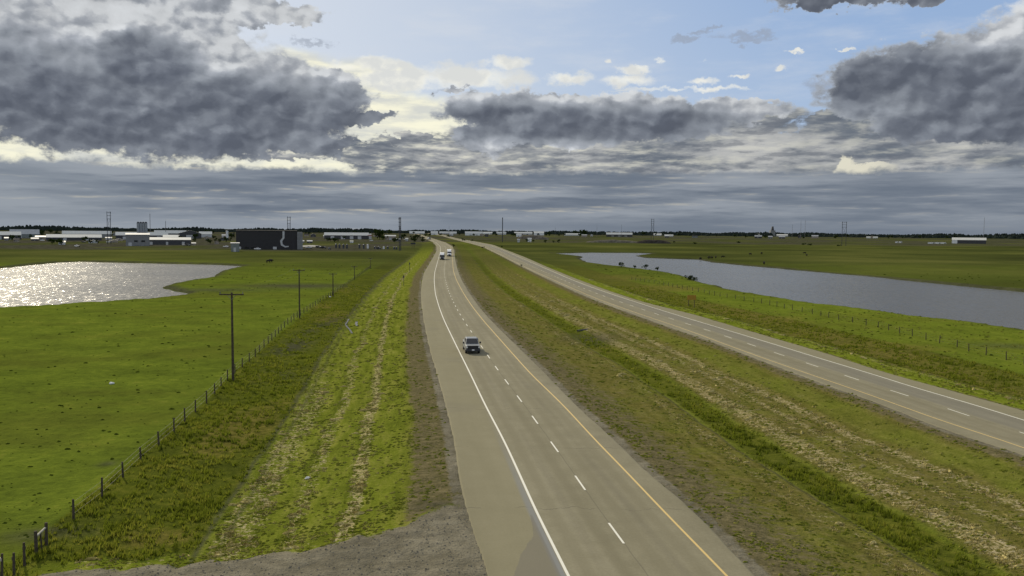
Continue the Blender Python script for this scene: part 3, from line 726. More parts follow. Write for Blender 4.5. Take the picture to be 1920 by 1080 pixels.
# straw windrows
X, Y, rg = sample(250000, 38, 330, 1)
(za, zb, _), sh = zmask(X, Y); R = np.hypot(X, Y)
cl = fbm(X / 0.9, Y / 1.6, 71, 2)
p = np.clip(za[0] - 0.10, 0, 1) ** 1.3 * (0.06 + 0.94 * sst(cl, 0.48, 0.62)) * 0.62
k = rg.uniform(0, 1, len(X)) < p; X, Y, R = X[k], Y[k], R[k]
q = rg.uniform(0, 1, len(X)) < 0.30
Xa, Ya, Ra = X[q], Y[q], R[q]; s = (0.05 + 0.10 * rg.uniform(0, 1, len(Xa)) ** 2) * (0.75 + Ra / 90)
stuff(lumps('mown_straw', Xa, Ya, s * 2.3, s * 0.8, s * rg.uniform(0.45, 0.8, len(Xa)), rg, M_STRAW, 6, aim=0.15), 'pale heaps of cut straw lying in windrows along the mown verges', 'straw')
stuff(blades('loose_straw', X, Y, rg.uniform(0.05, 0.16, len(X)), 0.10 * (0.8 + R / 110), rg, M_STRAW, 8), 'loose pale straw stalks strewn around the windrows', 'straw')
# short clumps in the mown verges
X, Y, rg = sample(150000, 38, 200, 2)
(za, zb, _), sh = zmask(X, Y)
mown = np.clip(zb[0] + za[2] * 0.6, 0, 1) * (1 - za[1]) * (1 - za[3])
k = rg.uniform(0, 1, len(X)) < mown * 0.42 * (0.2 + sst(fbm(X / 1.4, Y / 1.8, 81, 2), 0.45, 0.6)); X, Y = X[k], Y[k]
s = rg.uniform(0.05, 0.16, len(X)) * (0.7 + np.hypot(X, Y) / 130)
stuff(lumps('mown_grass', X, Y, s * 1.3, s * 0.8, s * 0.42, rg, M_MOWN, 5, aim=0.1), 'short green clumps across the mown verges', 'grass')
# long grass in the ditch, behind the fence line and on the far verge
X, Y, rg = sample(230000, 38, 260, 3)
(za, zb, _), sh = zmask(X, Y)
k = rg.uniform(0, 1, len(X)) < za[1] * 0.26 * (0.35 + sst(fbm(X / 2.0, Y / 2.0, 91, 2), 0.4, 0.62)); X, Y = X[k], Y[k]
R = np.hypot(X, Y)
stuff(blades('long_grass', X, Y, rg.uniform(0.14, 0.40, len(X)), 0.10 * (0.7 + R / 90), rg, M_TALL, 7), 'long unmown green grass in the ditch and along the fences', 'grass')
# dark tussocks in the pasture
X, Y, rg = sample(60000, 38, 420, 4, 40)
dA, dB, dC, dD, dM = lateral(X, Y); sh = shore(X, Y)
pt = ((dA > 23.5) | (dD > 20)) & (sh > 3) & (gravel_edge(X) < Y - 1)
k = pt & (rg.uniform(0, 1, len(X)) < (0.06 + 0.22 * sst(fbm(X / 7.0, Y / 7.0, 101, 4), 0.50, 0.70))); X, Y = X[k], Y[k]
s = (0.04 + .12 * rg.uniform(0, 1, len(X)) ** 3) * (0.8 + np.hypot(X, Y) / 170)
stuff(lumps('pasture_tussock', X, Y, s * 1.4, s * 0.9, s * 0.55, rg, M_TUFT, 6), 'small dark tussocks scattered over the green pasture', 'grass')
# stones on the driveway
X, Y, rg = sample(160000, 36, 62, 6)
dA = lateral(X, Y)[0]
k = (gravel_edge(X) - Y > rg.exponential(0.5, len(X)) * -1.0) & (dA > 0.1) & (rg.uniform(0, 1, len(X)) < 0.10); X, Y = X[k], Y[k]
s = 0.015 + 0.06 * rg.uniform(0, 1, len(X)) ** 3
M_STONE = grassy('driveway_stone', [(0.3, (0.07, 0.065, 0.05, 1)), (0.7, (0.34, 0.30, 0.23, 1))], 6)
stuff(lumps('driveway_gravel', X, Y, s, s * 0.8, s * 0.8, rg, M_STONE, 5, 0.01), 'loose grey gravel on the field driveway', 'gravel')
# far wood along the horizon
rg = np.random.default_rng(8); n = 5200
a = np.radians(rg.uniform(-48, 48, n)); r = rg.uniform(3000, 3900, n); X = np.sin(a) * r; Y = np.cos(a) * r
hh = rg.uniform(5.5, 12.5, n) * (0.45 + 0.95 * fbm(np.degrees(a) / 1.7, a * 0, 5, 3)) + 2.5 * (fbm(np.degrees(a) / 6, a * 0, 15, 2))
M_WOOD = grassy('far_wood', [(0.3, (0.016, 0.022, 0.020, 1)), (0.7, (0.034, 0.044, 0.034, 1))], 0.02)
stuff(lumps('distant_wood', X, Y, rg.uniform(7, 15, n), rg.uniform(6, 10, n), hh, rg, M_WOOD, 7, 1.0), 'dark wood along the horizon behind the town', 'wood')

# ------------------------------------------------------------------ shape helpers
class B:
    def __init__(s): s.v = []; s.f = []
    def add(s, V, Fc):
        b = len(s.v); s.v += [tuple(p) for p in V]; s.f += [tuple(b + i for i in f) for f in Fc]; return s
    def box(s, c, d, rz=0.0, taper=1.0):
        hx, hy, hz = d[0] / 2, d[1] / 2, d[2] / 2; V = []
        for z, t in ((-hz, 1), (hz, taper)):
            for x, y in ((-hx, -hy), (hx, -hy), (hx, hy), (-hx, hy)):
                x, y = x * t, y * t
                V.append((c[0] + x * math.cos(rz) - y * math.sin(rz), c[1] + x * math.sin(rz) + y * math.cos(rz), c[2] + z))
        return s.add(V, [(3, 2, 1, 0), (4, 5, 6, 7), (0, 1, 5, 4), (1, 2, 6, 5), (2, 3, 7, 6), (3, 0, 4, 7)])
    def tube(s, p, q, r0, r1=None, n=8):
        r1 = r0 if r1 is None else r1; p = Vector(p); q = Vector(q); ax = (q - p).normalized()
        u = ax.orthogonal().normalized(); w = ax.cross(u); V = []
        for c, r in ((p, r0), (q, r1)):
            for k in range(n):
                a = 2 * math.pi * k / n; V.append(c + u * math.cos(a) * r + w * math.sin(a) * r)
        Fc = [(k, (k + 1) % n, n + (k + 1) % n, n + k) for k in range(n)] + [tuple(range(n))[::-1], tuple(range(n, 2 * n))]
        return s.add(V, Fc)
    def loft(s, rings, cap=True):
        n = len(rings[0]); V = [p for r in rings for p in r]; Fc = []
        for i in range(len(rings) - 1):
            for k in range(n): Fc.append((i * n + k, i * n + (k + 1) % n, (i + 1) * n + (k + 1) % n, (i + 1) * n + k))
        if cap: Fc += [tuple(range(n))[::-1], tuple(range((len(rings) - 1) * n, len(rings) * n))]
        return s.add(V, Fc)
    def prism(s, poly, axis, a, b):
        """extrude a 2d outline along an axis; poly is given in the two other axes"""
        def P(p, t): return {'x': (t, p[0], p[1]), 'y': (p[0], t, p[1]), 'z': (p[0], p[1], t)}[axis]
        n = len(poly); V = [P(p, a) for p in poly] + [P(p, b) for p in poly]
        return s.add(V, [tuple(range(n))[::-1], tuple(range(n, 2 * n))] + [(k, (k + 1) % n, n + (k + 1) % n, n + k) for k in range(n)])
    def obj(s, name, mat, parent=None, smooth=False, bevel=0.0, label=None):
        me = bpy.data.meshes.new(name); me.from_pydata(s.v, [], s.f); me.materials.append(mat)
        bm = bmesh.new(); bm.from_mesh(me); bmesh.ops.recalc_face_normals(bm, faces=bm.faces)
        if bevel: bmesh.ops.bevel(bm, geom=list(bm.edges), offset=bevel, segments=1, affect='EDGES', clamp_overlap=True)
        bm.to_mesh(me); bm.free()
        if smooth: me.polygons.foreach_set('use_smooth', [True] * len(me.polygons))
        o = bpy.data.objects.new(name, me); COL.objects.link(o)
        if parent: o.parent = parent
        if label: o['label'] = label
        return o
def kids(o): return [c for c in bpy.data.objects if c.parent == o]
def copy_tree(o, parent=None, depth=0):
    c = o.copy(); COL.objects.link(c); c.parent = parent
    for ch in o.children: copy_tree(ch, c, depth + 1)
    return c
def put(o, x, y, z, rz=None, sc=None):
    o.location = (x, y, z)
    if rz is not None: o.rotation_euler = (0, 0, rz)
    if sc is not None: o.scale = (sc, sc, sc) if not isinstance(sc, tuple) else sc
    return o
c3 = lambda r, g, b: (r, g, b, 1.0)
WOODM = plain('weathered_wood', c3(0.075, 0.062, 0.045), 0.9, var=0.3, scale=6, spec=0.1)
PALEWOOD = plain('pale_wood', c3(0.40, 0.37, 0.29), 0.8, var=0.2)
STEEL = plain('galvanised_steel', c3(0.20, 0.20, 0.20), 0.6, 0.3)
DARKST = plain('dark_steel', c3(0.035, 0.037, 0.042), 0.7)
WIRE = plain('fence_wire', c3(0.12, 0.11, 0.10), 0.6)
WHITE = plain('white_metal', c3(0.74, 0.74, 0.72), 0.45, var=0.06)
GLASSD = plain('dark_glass', c3(0.012, 0.014, 0.018), 0.12, spec=0.6, var=0.02)
RUB = plain('rubber', c3(0.018, 0.018, 0.018), 0.85)
RIM = plain('wheel_rim', c3(0.35, 0.35, 0.36), 0.4, 0.7)
BLACKP = plain('black_plastic', c3(0.016, 0.016, 0.018), 0.6)
LAMPW = plain('lamp_glass', c3(0.75, 0.74, 0.68), 0.2)
LAMPR = plain('tail_lamp_red', c3(0.35, 0.02, 0.02), 0.3)
LAMPO = plain('marker_lamp', c3(0.7, 0.30, 0.04), 0.3)
CHROME = plain('chrome', c3(0.6, 0.6, 0.6), 0.2, 1.0)

# ------------------------------------------------------------------ fences
def fence_path(pts): return [gp(x, y) for x, y in pts]
def build_fence(pts, step, label, brace=None, ymax=470, seed=3, hgt=1.15, maxn=98):
    P = fence_path(pts); rnd = random.Random(seed)
    root = empty('wire_fence', P[0][0], P[0][1], P[0][2]); tag(root, label, 'fence')
    d = [0]
    for a, b in zip(P[:-1], P[1:]): d.append(d[-1] + math.hypot(b[0] - a[0], b[1] - a[1]))
    t = 0; posts = []
    while t <= d[-1] and len(posts) < maxn:
        x = float(np.interp(t, d, [p[0] for p in P])); y = float(np.interp(t, d, [p[1] for p in P]))
        posts.append((x, y, H1(x, y))); t += step * rnd.uniform(0.94, 1.06)
    o0 = P[0]
    for (x, y, z) in posts:
        h = hgt * rnd.uniform(0.9, 1.12); lx, ly = rnd.uniform(-.05, .05), rnd.uniform(-.05, .05)
        b = B().tube((x - o0[0], y - o0[1], z - o0[2] - .15), (x - o0[0] + lx, y - o0[1] + ly, z - o0[2] + h), 0.075, 0.06, 7)
        b.obj('post', WOODM, root)
    w = B()
    for zz in (0.35, 0.68, 1.0):
        for a, b_ in zip(posts[:-1], posts[1:]):
            w.tube((a[0] - o0[0], a[1] - o0[1], a[2] - o0[2] + zz * hgt * .92), (b_[0] - o0[0], b_[1] - o0[1], b_[2] - o0[2] + zz * hgt * .92), 0.006, n=3)
    w.obj('wire', WIRE, root)
    return root
Lf = [(138, 975), (182, 942), (225, 902), (258, 870), (289, 844), (317, 822), (340, 798), (362, 777), (380, 762), (398, 745), (413, 728), (427, 712), (453, 690), (474, 674), (501, 647.5), (530, 617), (556, 596), (586, 576.6), (603, 565), (617, 558), (650, 535), (680, 513), (695, 502)]
build_fence(Lf, 4.15, 'long fence of dark wooden posts and wire between the left pasture and the ditch grass')
Rf = [(2000, 705), (1888, 675), (1854, 667), (1822, 660), (1792, 650), (1764, 644), (1736.5, 637), (1688, 625), (1643, 613), (1602, 605), (1564, 599), (1530, 590), (1498, 584), (1470, 578), (1443, 572), (1418, 567), (1384, 562), (1353, 557), (1318, 549), (1280, 542), (1240, 534), (1180, 524)]
build_fence(Rf, 4.2, 'fence of dark wooden posts and wire between the right carriageway and the large pond', seed=8)
# braced corner posts at the bottom left
cp = [gp(87, 1023), gp(68, 1038)]; o0 = cp[0]
root = empty('fence_brace', *o0); tag(root, 'braced wooden corner posts with a pale rail near the bottom left gravel', 'fence')
dx, dy, dz = cp[1][0] - o0[0], cp[1][1] - o0[1], cp[1][2] - o0[2]
B().tube((0, 0, -.2), (0.02, 0, 1.25), 0.09, 0.08).obj('post', WOODM, root)
B().tube((dx, dy, dz - .2), (dx, dy, dz + 1.2), 0.09, 0.08).obj('post', WOODM, root)
B().tube((0, 0, 1.0), (dx, dy, dz + 0.9), 0.055).obj('rail', PALEWOOD, root)
B().tube((dx * .45, dy * .45, -.05), (dx * .55, dy * .55, 0.92), 0.045).obj('stay', WOODM, root)
for i, (x, y, l) in enumerate([(46, 1059, 'thin leaning wooden post just below the braced corner posts'), (26, 1080, 'wooden fence post at the very bottom left corner of the view'), (3, 1082, 'pale banded fence post cut by the left edge at the bottom')]):
    g = gp(x, y); o = B().tube((0, 0, -.2), (0.03 * i, 0, 1.15), 0.07, 0.055).obj('fence_post', WOODM); o.location = g; tag(o, l, 'post', 'loose posts below the braced corner')
    m_ = B().tube((0, 0, .80), (0.01, 0, .95), 0.078).obj('band', PALEWOOD if i == 2 else WOODM, o)

# ------------------------------------------------------------------ utility poles with a T crossarm
def utility_pole(x, y, ytop, label, arm=2.7, r=0.15):
    g = gp(x, y); yh = px_h(x)
    ppm = F / math.hypot(g[0], g[1]); hh = (y - ytop) / ppm
    root = empty('utility_pole', *g, 0.05); tag(root, label, 'pole', 'power poles along the left pasture fence')
    B().tube((0, 0, -.5), (0, 0, hh), r, r * .7, 9).obj('pole', WOODM, root)
    B().box((0, -.12, hh - .22), (arm, .10, .14)).obj('crossarm', WOODM, root)
    for k in (-.46, .46):
        B().tube((arm * k, -.12, hh - .15), (arm * k, -.12, hh + .08), .05, .035, 6).obj('insulator', STEEL, root)
    B().tube((-.5, -.1, hh - .25), (0, -.1, hh - .8), .025).tube((.5, -.1, hh - .25), (0, -.1, hh - .8), .025).obj('arm_brace', STEEL, root)
    return (g[0], g[1], g[2] + hh, arm)
def px_h(x): return 433 + (x - 960) * 0.0083
poles = [utility_pole(437, 712, 555, 'nearest wooden power pole with a wide T crossarm beside the pasture fence'),
         utility_pole(561.7, 596.7, 507, 'second wooden power pole along the pasture fence', 2.2),
         utility_pole(624.5, 556, 513, 'third wooden power pole along the pasture fence, a pale stone at its foot', 2.0),
         utility_pole(664.7, 524.4, 499, 'fourth and faint power pole along the pasture fence', 2.0, .13),
         utility_pole(695, 502.5, 484, 'farthest small power pole along the pasture fence', 2.0, .12)]
w = B()
for sgn in (-.46, .46):
    for a, b in zip(poles[:-1], poles[1:]):
        n = 8; pr_ = None
        for k in range(n + 1):
            t = k / n; q = (a[0] + (b[0] - a[0]) * t + sgn * (a[3] * (1 - t) + b[3] * t), a[1] + (b[1] - a[1]) * t - .12, a[2] + (b[2] - a[2]) * t + .08 - 1.2 * 4 * t * (1 - t) * .5)
            if pr_: w.tube(pr_, q, 0.006, n=3)
            pr_ = q
tag(w.obj('overhead_wire', DARKST), 'thin overhead wires strung along the pasture power poles', 'wire')

# ------------------------------------------------------------------ transmission structures
def h_frame(x, y, ytop, rz, label, gap=5.0, r=0.32):
    g = gp(x, y); ppm = F / math.hypot(g[0], g[1]); hh = (y - ytop) / ppm
    root = empty('transmission_tower', g[0], g[1], g[2], rz); tag(root, label, 'power tower', 'double pole transmission towers')
    for s in (-gap / 2, gap / 2): B().tube((s, 0, -1), (s, 0, hh), r, r * .8, 8).obj('pole', DARKST, root)
    for zz in (hh - .8, hh - 4.2, hh - 7.6): B().box((0, 0.35, zz), (gap * 1.25, .3, .35)).obj('crossarm', DARKST, root)
    B().tube((-gap / 2, 0, hh * .45), (gap / 2, 0, hh * .8), .1).tube((gap / 2, 0, hh * .45), (-gap / 2, 0, hh * .8), .1).obj('cross_brace', DARKST, root)
    for s in (-.6, 0, .6):
        B().tube((gap * s, .35, hh - 1), (gap * s, .35, hh - 2.2), .12, n=6).obj('insulator', STEEL, root)
h_frame(205, 458, 403, 0.0, 'twin pole tower rising behind the pale grey silos on the left', 3.4)
h_frame(542, 458, 408, 0.1, 'twin pole tower rising directly behind the big dark hall', 3.0)
h_frame(750, 470, 408, 1.45, 'dark tower seen edge on to the left of the highway', 4.5, .38)
h_frame(942, 454, 408, 1.5, 'dark tower seen edge on right of the highway above the white sheds', 5, .45)
h_frame(1223, 454, 411, 0.5, 'narrow braced tower behind the mounds right of the highway', 5.0, .4)
h_frame(1582, 461, 419, 0.2, 'twin pole tower alone above the far right pasture', 6.2, .34)
def mast(x, y, ytop, label, r=.35):
    g = gp(x, y); ppm = F / math.hypot(g[0], g[1]); hh = (y - ytop) / ppm
    root = empty('radio_mast', *g); tag(root, label, 'mast', 'thin masts on the skyline')
    b = B()
    for k in range(3):
        a = k * 2.094; b.tube((math.cos(a) * r, math.sin(a) * r, -1), (math.cos(a) * r * .8, math.sin(a) * r * .8, hh), .14, n=4)
    for k in range(14):
        z = hh * k / 14; b.tube((r, 0, z), (-r * .5, r * .87, z + hh / 14), .07, n=3)
    b.obj('lattice', STEEL, root); B().tube((0, 0, hh), (0, 0, hh + 3), .1, .05, 5).obj('antenna', STEEL, root)
for (x, yb, yt, l) in [(282, 446, 405, 'thin mast just right of the grey silos'), (311, 446, 417, 'short mast over the white roofs right of the silos'), (842, 442, 424, 'faint mast above the highway vanishing point'), (1041, 443, 426, 'small mast left of the dark tree clump right of centre'), (1119, 444, 424, 'short dark mast above the tree clump right of centre'),
                       (1165, 445, 422, 'faint mast over the long white shed right of centre'), (1485, 447, 423, 'short mast right of the grain elevator'), (1501, 447, 416, 'taller left one of the mast pair right of the elevator'), (1509, 447, 415, 'taller right one of the mast pair right of the elevator'), (1844, 449, 414, 'lone mast at the far right behind the open white shed')]:
    mast(x, yb, yt, l)

# ------------------------------------------------------------------ buildings
def wallmat(nm, c): return plain('wall_' + nm, c, 0.8, var=0.10, scale=.4)
WM_ = {'dark': wallmat('dark', c3(.06, .06, .062)), 'grey': wallmat('grey', c3(.22, .22, .21)), 'pale': wallmat('pale', c3(.5, .5, .48)), 'white': wallmat('white', c3(.78, .78, .76)), 'char': wallmat('charcoal', c3(.032, .030, .030)), 'green': wallmat('greygreen', c3(.20, .22, .20)), 'tan': wallmat('tan', c3(.33, .28, .22))}
RM_ = {'white': plain('roof_white', c3(.54, .54, .50), .7, var=.05, scale=.3), 'pale': plain('roof_pale', c3(.42, .43, .41), .6, var=.08, scale=.3), 'grey': plain('roof_grey', c3(.35, .36, .36), .6, scale=.3), 'dark': plain('roof_dark', c3(.03, .03, .032), .9, spec=.1, scale=.3)}
def building(x0, x1, yb, yw, yr, wall, roof, label, doors=(), wins=(), depth=16.0, name='warehouse', cat='warehouse', gable=False, doorc='pale'):
    xc = (x0 + x1) / 2; g = gp(xc, yb); R_ = math.hypot(g[0], g[1]); ppm = F / R_
    w = (x1 - x0) / ppm; hw = max((yb - yw) / ppm, 2.0); hr = max((yb - yr) / ppm, hw + .2)
    rz = -math.atan2(g[0], g[1]) * 1.0
    root = empty(name, g[0], g[1], g[2], rz); tag(root, label, cat)
    if gable: B().prism([(-w / 2, -1.5), (w / 2, -1.5), (w / 2, hw), (0, hr - .15), (-w / 2, hw)], 'y', 0, depth).obj('wall', WM_[wall], root)
    else: B().prism([(0, -1.5), (depth, -1.5), (depth, hw), (depth / 2, hr - .15), (0, hw)], 'x', -w / 2, w / 2).obj('wall', WM_[wall], root)
    o = .35
    if gable:
        B().prism([(-w / 2 - o, hw - .1), (0, hr - .05), (w / 2 + o, hw - .1), (w / 2 + o, hw + .1), (0, hr + .2), (-w / 2 - o, hw + .1)], 'y', -o, depth + o).obj('roof', RM_[roof], root)
    else:
        B().prism([(-o, hw - .1), (depth / 2, hr - .05), (depth + o, hw - .1), (depth + o, hw + .12), (depth / 2, hr + .2), (-o, hw + .12)], 'x', -w / 2 - o, w / 2 + o).obj('roof', RM_[roof], root)
    for (a, b, t) in doors:
        B().box(((a + b) / 2 * w - w / 2, -.04, hw * t / 2), ((b - a) * w, .14, hw * t)).obj('door', WM_[doorc], root)
    for (a, b, z0, z1) in wins:
        B().box(((a + b) / 2 * w - w / 2, -.03, hw * (z0 + z1) / 2), ((b - a) * w, .12, hw * (z1 - z0))).obj('window', GLASSD, root)
    return root, w, hw, ppm
bl = building
bl(-60, 24, 449, 442, 436.5, 'dark', 'white', 'white roofed dark shed cut by the left edge beyond the small pond', [(.6, .68, .7), (.82, .9, .7)])
bl(127, 200, 446, 439.6, 434.6, 'grey', 'white', 'upper of two long white roofs left of the twin pole tower', [(.1, .16, .7), (.5, .56, .7)])
bl(99, 180, 451, 446, 441, 'dark', 'white', 'lower of two long white roofs left of the twin pole tower', [(.3, .36, .8), (.7, .76, .8)])
bl(221, 257, 449, 442, 436.5, 'dark', 'white', 'white roofed shed directly left of the grey silos', [(.3, .45, .7)])
bl(277, 312, 448, 442, 436.5, 'dark', 'white', 'white roofed shed directly right of the grey silos', [(.5, .7, .7)])
bl(240, 277, 461, 442, 439.5, 'grey', 'grey', 'tall plain grey block standing in front of the silos', [(.1, .25, .3)], [(.35, .5, .35, .5), (.65, .8, .35, .5)])
bl(279, 352, 459, 450.5, 446.5, 'dark', 'pale', 'long dark hall with a pale roof right of the grey block', [(.1, .16, .6), (.45, .5, .6), (.8, .86, .6)])
bl(294, 345, 444, 438, 433, 'grey', 'white', 'broad white roof farther back right of the silos', [(.4, .5, .6)])
bl(337, 375, 447, 438.5, 433, 'dark', 'pale', 'gabled dark shed between the white roofs left of the big dark hall', [(.35, .65, .7)], gable=True)
bl(308, 334, 449.5, 445, 441.5, 'pale', 'white', 'small white roof below the broad white roof', [(.3, .5, .6)])
bl(375, 396, 445, 439.5, 435, 'pale', 'white', 'small white shed midway between silos and big dark hall', [(.4, .6, .6)])
bl(26, 67, 446, 440, 432.5, 'green', 'grey', 'grey green shed near the left edge under the skyline', [(.2, .4, .6)])
bl(69, 86, 449, 445, 443, 'tan', 'pale', 'small tan house right of the grey green shed', [(.4, .5, .7)], name='house', cat='house')
bl(434, 448, 472, 457, 456, 'green', 'grey', 'greenish tank shed against the left end of the big dark hall', [(.3, .6, .5)], depth=7)
# small sheds and houses that fill the yards between the larger roofs
_anch = [(0, 'white shed at the left edge'), (46, 'grey green shed'), (140, 'two long white roofs'), (205, 'twin pole tower'), (258, 'tall grey block'), (315, 'long pale roofed hall'), (357, 'gabled dark shed'), (386, 'small white shed'), (500, 'big dark hall'), (650, 'long dark garage'), (750, 'edge on tower'), (842, 'highway bend'), (942, 'second edge on tower'), (1080, 'dark tree clump'), (1160, 'long shed with dark bays'), (1223, 'braced tower'), (1330, 'open pasture'), (1449, 'grain elevator'), (1582, 'lone twin pole tower'), (1815, 'open white shed')]
_r = random.Random(21); _seen = set()
_cols = [('tan', 'grey', 'tan'), ('grey', 'grey', 'grey'), ('pale', 'grey', 'pale'), ('dark', 'grey', 'dark'), ('green', 'dark', 'green'), ('white', 'pale', 'white'), ('tan', 'dark', 'brown'), ('dark', 'dark', 'black')]
for i in range(70):
    x = _r.uniform(2, 440) if i < 40 else (_r.uniform(565, 765) if i < 54 else _r.uniform(800, 1640))
    t = _r.random(); y = (440 + 20 * t * t) + (x * .004) if i < 54 else 441 + (x - 800) * .0065 + 2.2 * t
    if 256 < x < 360 and y > 449: y -= 8
    ca, ra, cn = _cols[_r.randrange(len(_cols))]; wd = _r.uniform(5, 15) * (.5 + .5 * t); hp = _r.uniform(2.2, 3.8)
    ax, an = min(_anch, key=lambda q: abs(q[0] - x)); side = 'left of' if x < ax else 'right of'
    for dist in ('just', 'farther', 'well', 'lower and', 'higher and', 'nearly', 'somewhat', 'far'):
        lab = 'small %s %s %s %s the %s' % (cn, 'house' if wd < 8 else 'shed', dist, side, an)
        if lab not in _seen: break
    _seen.add(lab)
    building(x - wd / 2, x + wd / 2, y, y - hp, y - hp - _r.uniform(1.0, 2.2), ca, ra, lab, [(.4, .52, .6)], [(.12, .25, .35, .65)] if wd < 8 else [], depth=9, name='house' if wd < 8 else 'shed', cat='house' if wd < 8 else 'shed', gable=_r.random() < .35, doorc='grey')
# big dark hall with a pale hook shaped mark
root, w, hw, ppm = bl(448, 553, 467.5, 434.0, 433.6, 'char', 'dark', 'big flat roofed charcoal hall with a pale hook mark on its wall', [(.02, .08, .14), (.60, .66, .14)], [(.14, .2, .04, .12), (.24, .3, .04, .12)], depth=26, name='hall', cat='hall')
B().box((w / 2 + 2.3, 4, hw * .47), (4.4, 10, hw * .94)).obj('side_wing', WM_['grey'], root)
hk = [(.775, 1.0), (.775, .62), (.735, .45), (.745, .25), (.80, .14), (.86, .16)]
hw2 = [1.6, 1.6, 1.8, 1.7, 1.2, .8]
L_, R__ = [], []
for i, (a, z) in enumerate(hk):
    p = Vector((a * w - w / 2, z * hw - (.3 if i == 0 else 0)))
    q0 = Vector((hk[max(i - 1, 0)][0] * w, hk[max(i - 1, 0)][1] * hw)); q1 = Vector((hk[min(i + 1, 5)][0] * w, hk[min(i + 1, 5)][1] * hw))
    t = (q1 - q0).normalized(); nrm = Vector((-t.y, t.x)) * hw2[i] / 2
    L_.append((p.x + nrm.x, p.y + nrm.y)); R__.append((p.x - nrm.x, p.y - nrm.y))
b = B()
for i in range(5): b.prism([L_[i], L_[i + 1], R__[i + 1], R__[i]], 'y', -.12, -.02)
b.obj('wall_emblem', WM_['pale'], root)
# service garage with light doors and red end
root, w, hw, ppm = bl(610, 690, 448.5, 441.5, 436.5, 'dark', 'white', 'long dark garage with white roof and row of light doors left of the highway', [(.14, .22, .8), (.37, .46, .8), (.57, .65, .8), (.75, .83, .8)])
B().box((w / 2 + 2.6, 3, hw * .55), (5.0, 6, hw * 1.1)).obj('annex', WM_['pale'], root)
B().box((w / 2 + 2.0, -.1, hw * 1.05), (7.5, .3, 1.2)).obj('red_fascia', plain('red_panel', c3(.4, .06, .05), .6), root)
bl(722, 742, 450, 443, 441, 'tan', 'grey', 'small tan building left of the edge on tower', [(.4, .6, .6)])
bl(768, 796, 438.6, 436.8, 433.8, 'pale', 'white', 'pale long shed where the highway meets the skyline', [(.4, .5, .6)])
bl(808, 821, 440.5, 437, 433.5, 'white', 'white', 'tall white block just right of the highway vanishing point', [(.4, .6, .5)])
bl(824, 856, 439, 436.8, 434.2, 'pale', 'pale', 'low pale shed second right of the highway vanishing point', [(.3, .4, .6)])
bl(872, 905, 441.5, 437.8, 434.2, 'white', 'white', 'bright white hall above the diverging right carriageway', [(.25, .4, .6), (.6, .72, .6)])
bl(906, 923, 439.5, 437.3, 434.8, 'white', 'white', 'lower white hall adjoining the bright white one', [(.4, .6, .6)])
bl(931, 949, 440, 437.6, 434.8, 'pale', 'pale', 'pale shed behind the edge on tower right of the highway', [(.4, .6, .6)])
bl(964, 998, 440, 437.6, 435, 'pale', 'white', 'long pale shed right of the edge on tower', [(.2, .3, .6)])
bl(1001, 1020, 441.2, 436.8, 434.2, 'white', 'white', 'white block with a dark opening right of centre', [(.3, .55, .6)], doorc='dark')
bl(1058, 1087, 442, 439.8, 437.6, 'pale', 'pale', 'low pale shed under the dark tree clump', [(.5, .6, .6)])
bl(1137, 1185, 444.2, 439.8, 436.2, 'dark', 'white', 'long white roofed shed with dark bays right of centre', [(.2, .3, .7), (.45, .55, .7), (.7, .8, .7)], doorc='grey')
bl(1225, 1240, 442, 440.2, 438, 'pale', 'white', 'small white roof right of the braced tower', [(.4, .6, .6)])
bl(1246, 1262, 443.5, 441.6, 440, 'pale', 'pale', 'tiny pale shed farther right of the braced tower', [(.4, .6, .6)])
bl(1418, 1438, 443, 441, 439.2, 'pale', 'white', 'white shed left of the grain elevator', [(.4, .6, .6)])
bl(1457, 1476, 443.5, 441.4, 439.6, 'pale', 'white', 'white shed right of the grain elevator', [(.4, .6, .6)])
bl(1626, 1644, 447, 445.4, 444, 'pale', 'pale', 'small pale roof among trees right of the lone twin pole tower', [(.4, .6, .6)])
bl(1792, 1841, 456.8, 451, 447.2, 'dark', 'white', 'open white roofed shed at the far right', [(.0, .16, 1.0)], doorc='white')
bl(989.5, 996.5, 453.6, 448, 446.2, 'white', 'white', 'small white hut beside a dark bush beyond the right carriageway', [(.3, .6, .6)], depth=4, name='hut', cat='hut')
bl(970, 974.5, 454.5, 450, 448.4, 'pale', 'pale', 'tiny pale hut left of the small white hut', [(.3, .6, .6)], depth=3, name='hut', cat='hut')
for (x0, x1, l) in [(1741, 1752, 'leftmost white storage container of three at the far right'), (1755, 1763, 'middle white storage container of three at the far right'), (1765, 1773, 'rightmost white storage container of three, by the open shed'), (1679, 1684, 'tiny white container alone in the far right field'), (1686, 1691, 'second tiny white container alone in the far right field')]:
    g = gp((x0 + x1) / 2, 457 if x0 > 1700 else 455.5); ppm = F / math.hypot(g[0], g[1]); w = (x1 - x0) / ppm
    root = empty('storage_container', *g, -math.atan2(g[0], g[1])); tag(root, l, 'container', 'white containers at the far right')
    B().box((0, 1.2, 1.3), (w, 2.4, 2.6)).obj('body', WHITE, root, bevel=.04); B().box((w * .3, -.03, 1.2), (w * .25, .08, 2.0)).obj('door', WM_['grey'], root)
# grain elevator
g = gp(1449, 443); ppm = F / math.hypot(g[0], g[1]); hh = (443 - 425.5) / ppm
root = empty('grain_elevator', *g, 0.1); tag(root, 'tall dark grain elevator on the skyline', 'elevator')
B().box((0, 5, hh * .3), (18, 12, hh * .6)).obj('bin_house', WM_['grey'], root); B().prism([(-5, hh * .6), (5, hh * .6), (2.6, hh), (-1.5, hh)], 'y', 2, 8).obj('head_house', WM_['dark'], root)
B().box((-15, 5, hh * .2), (12, 10, hh * .4)).obj('annex', WM_['pale'], root)
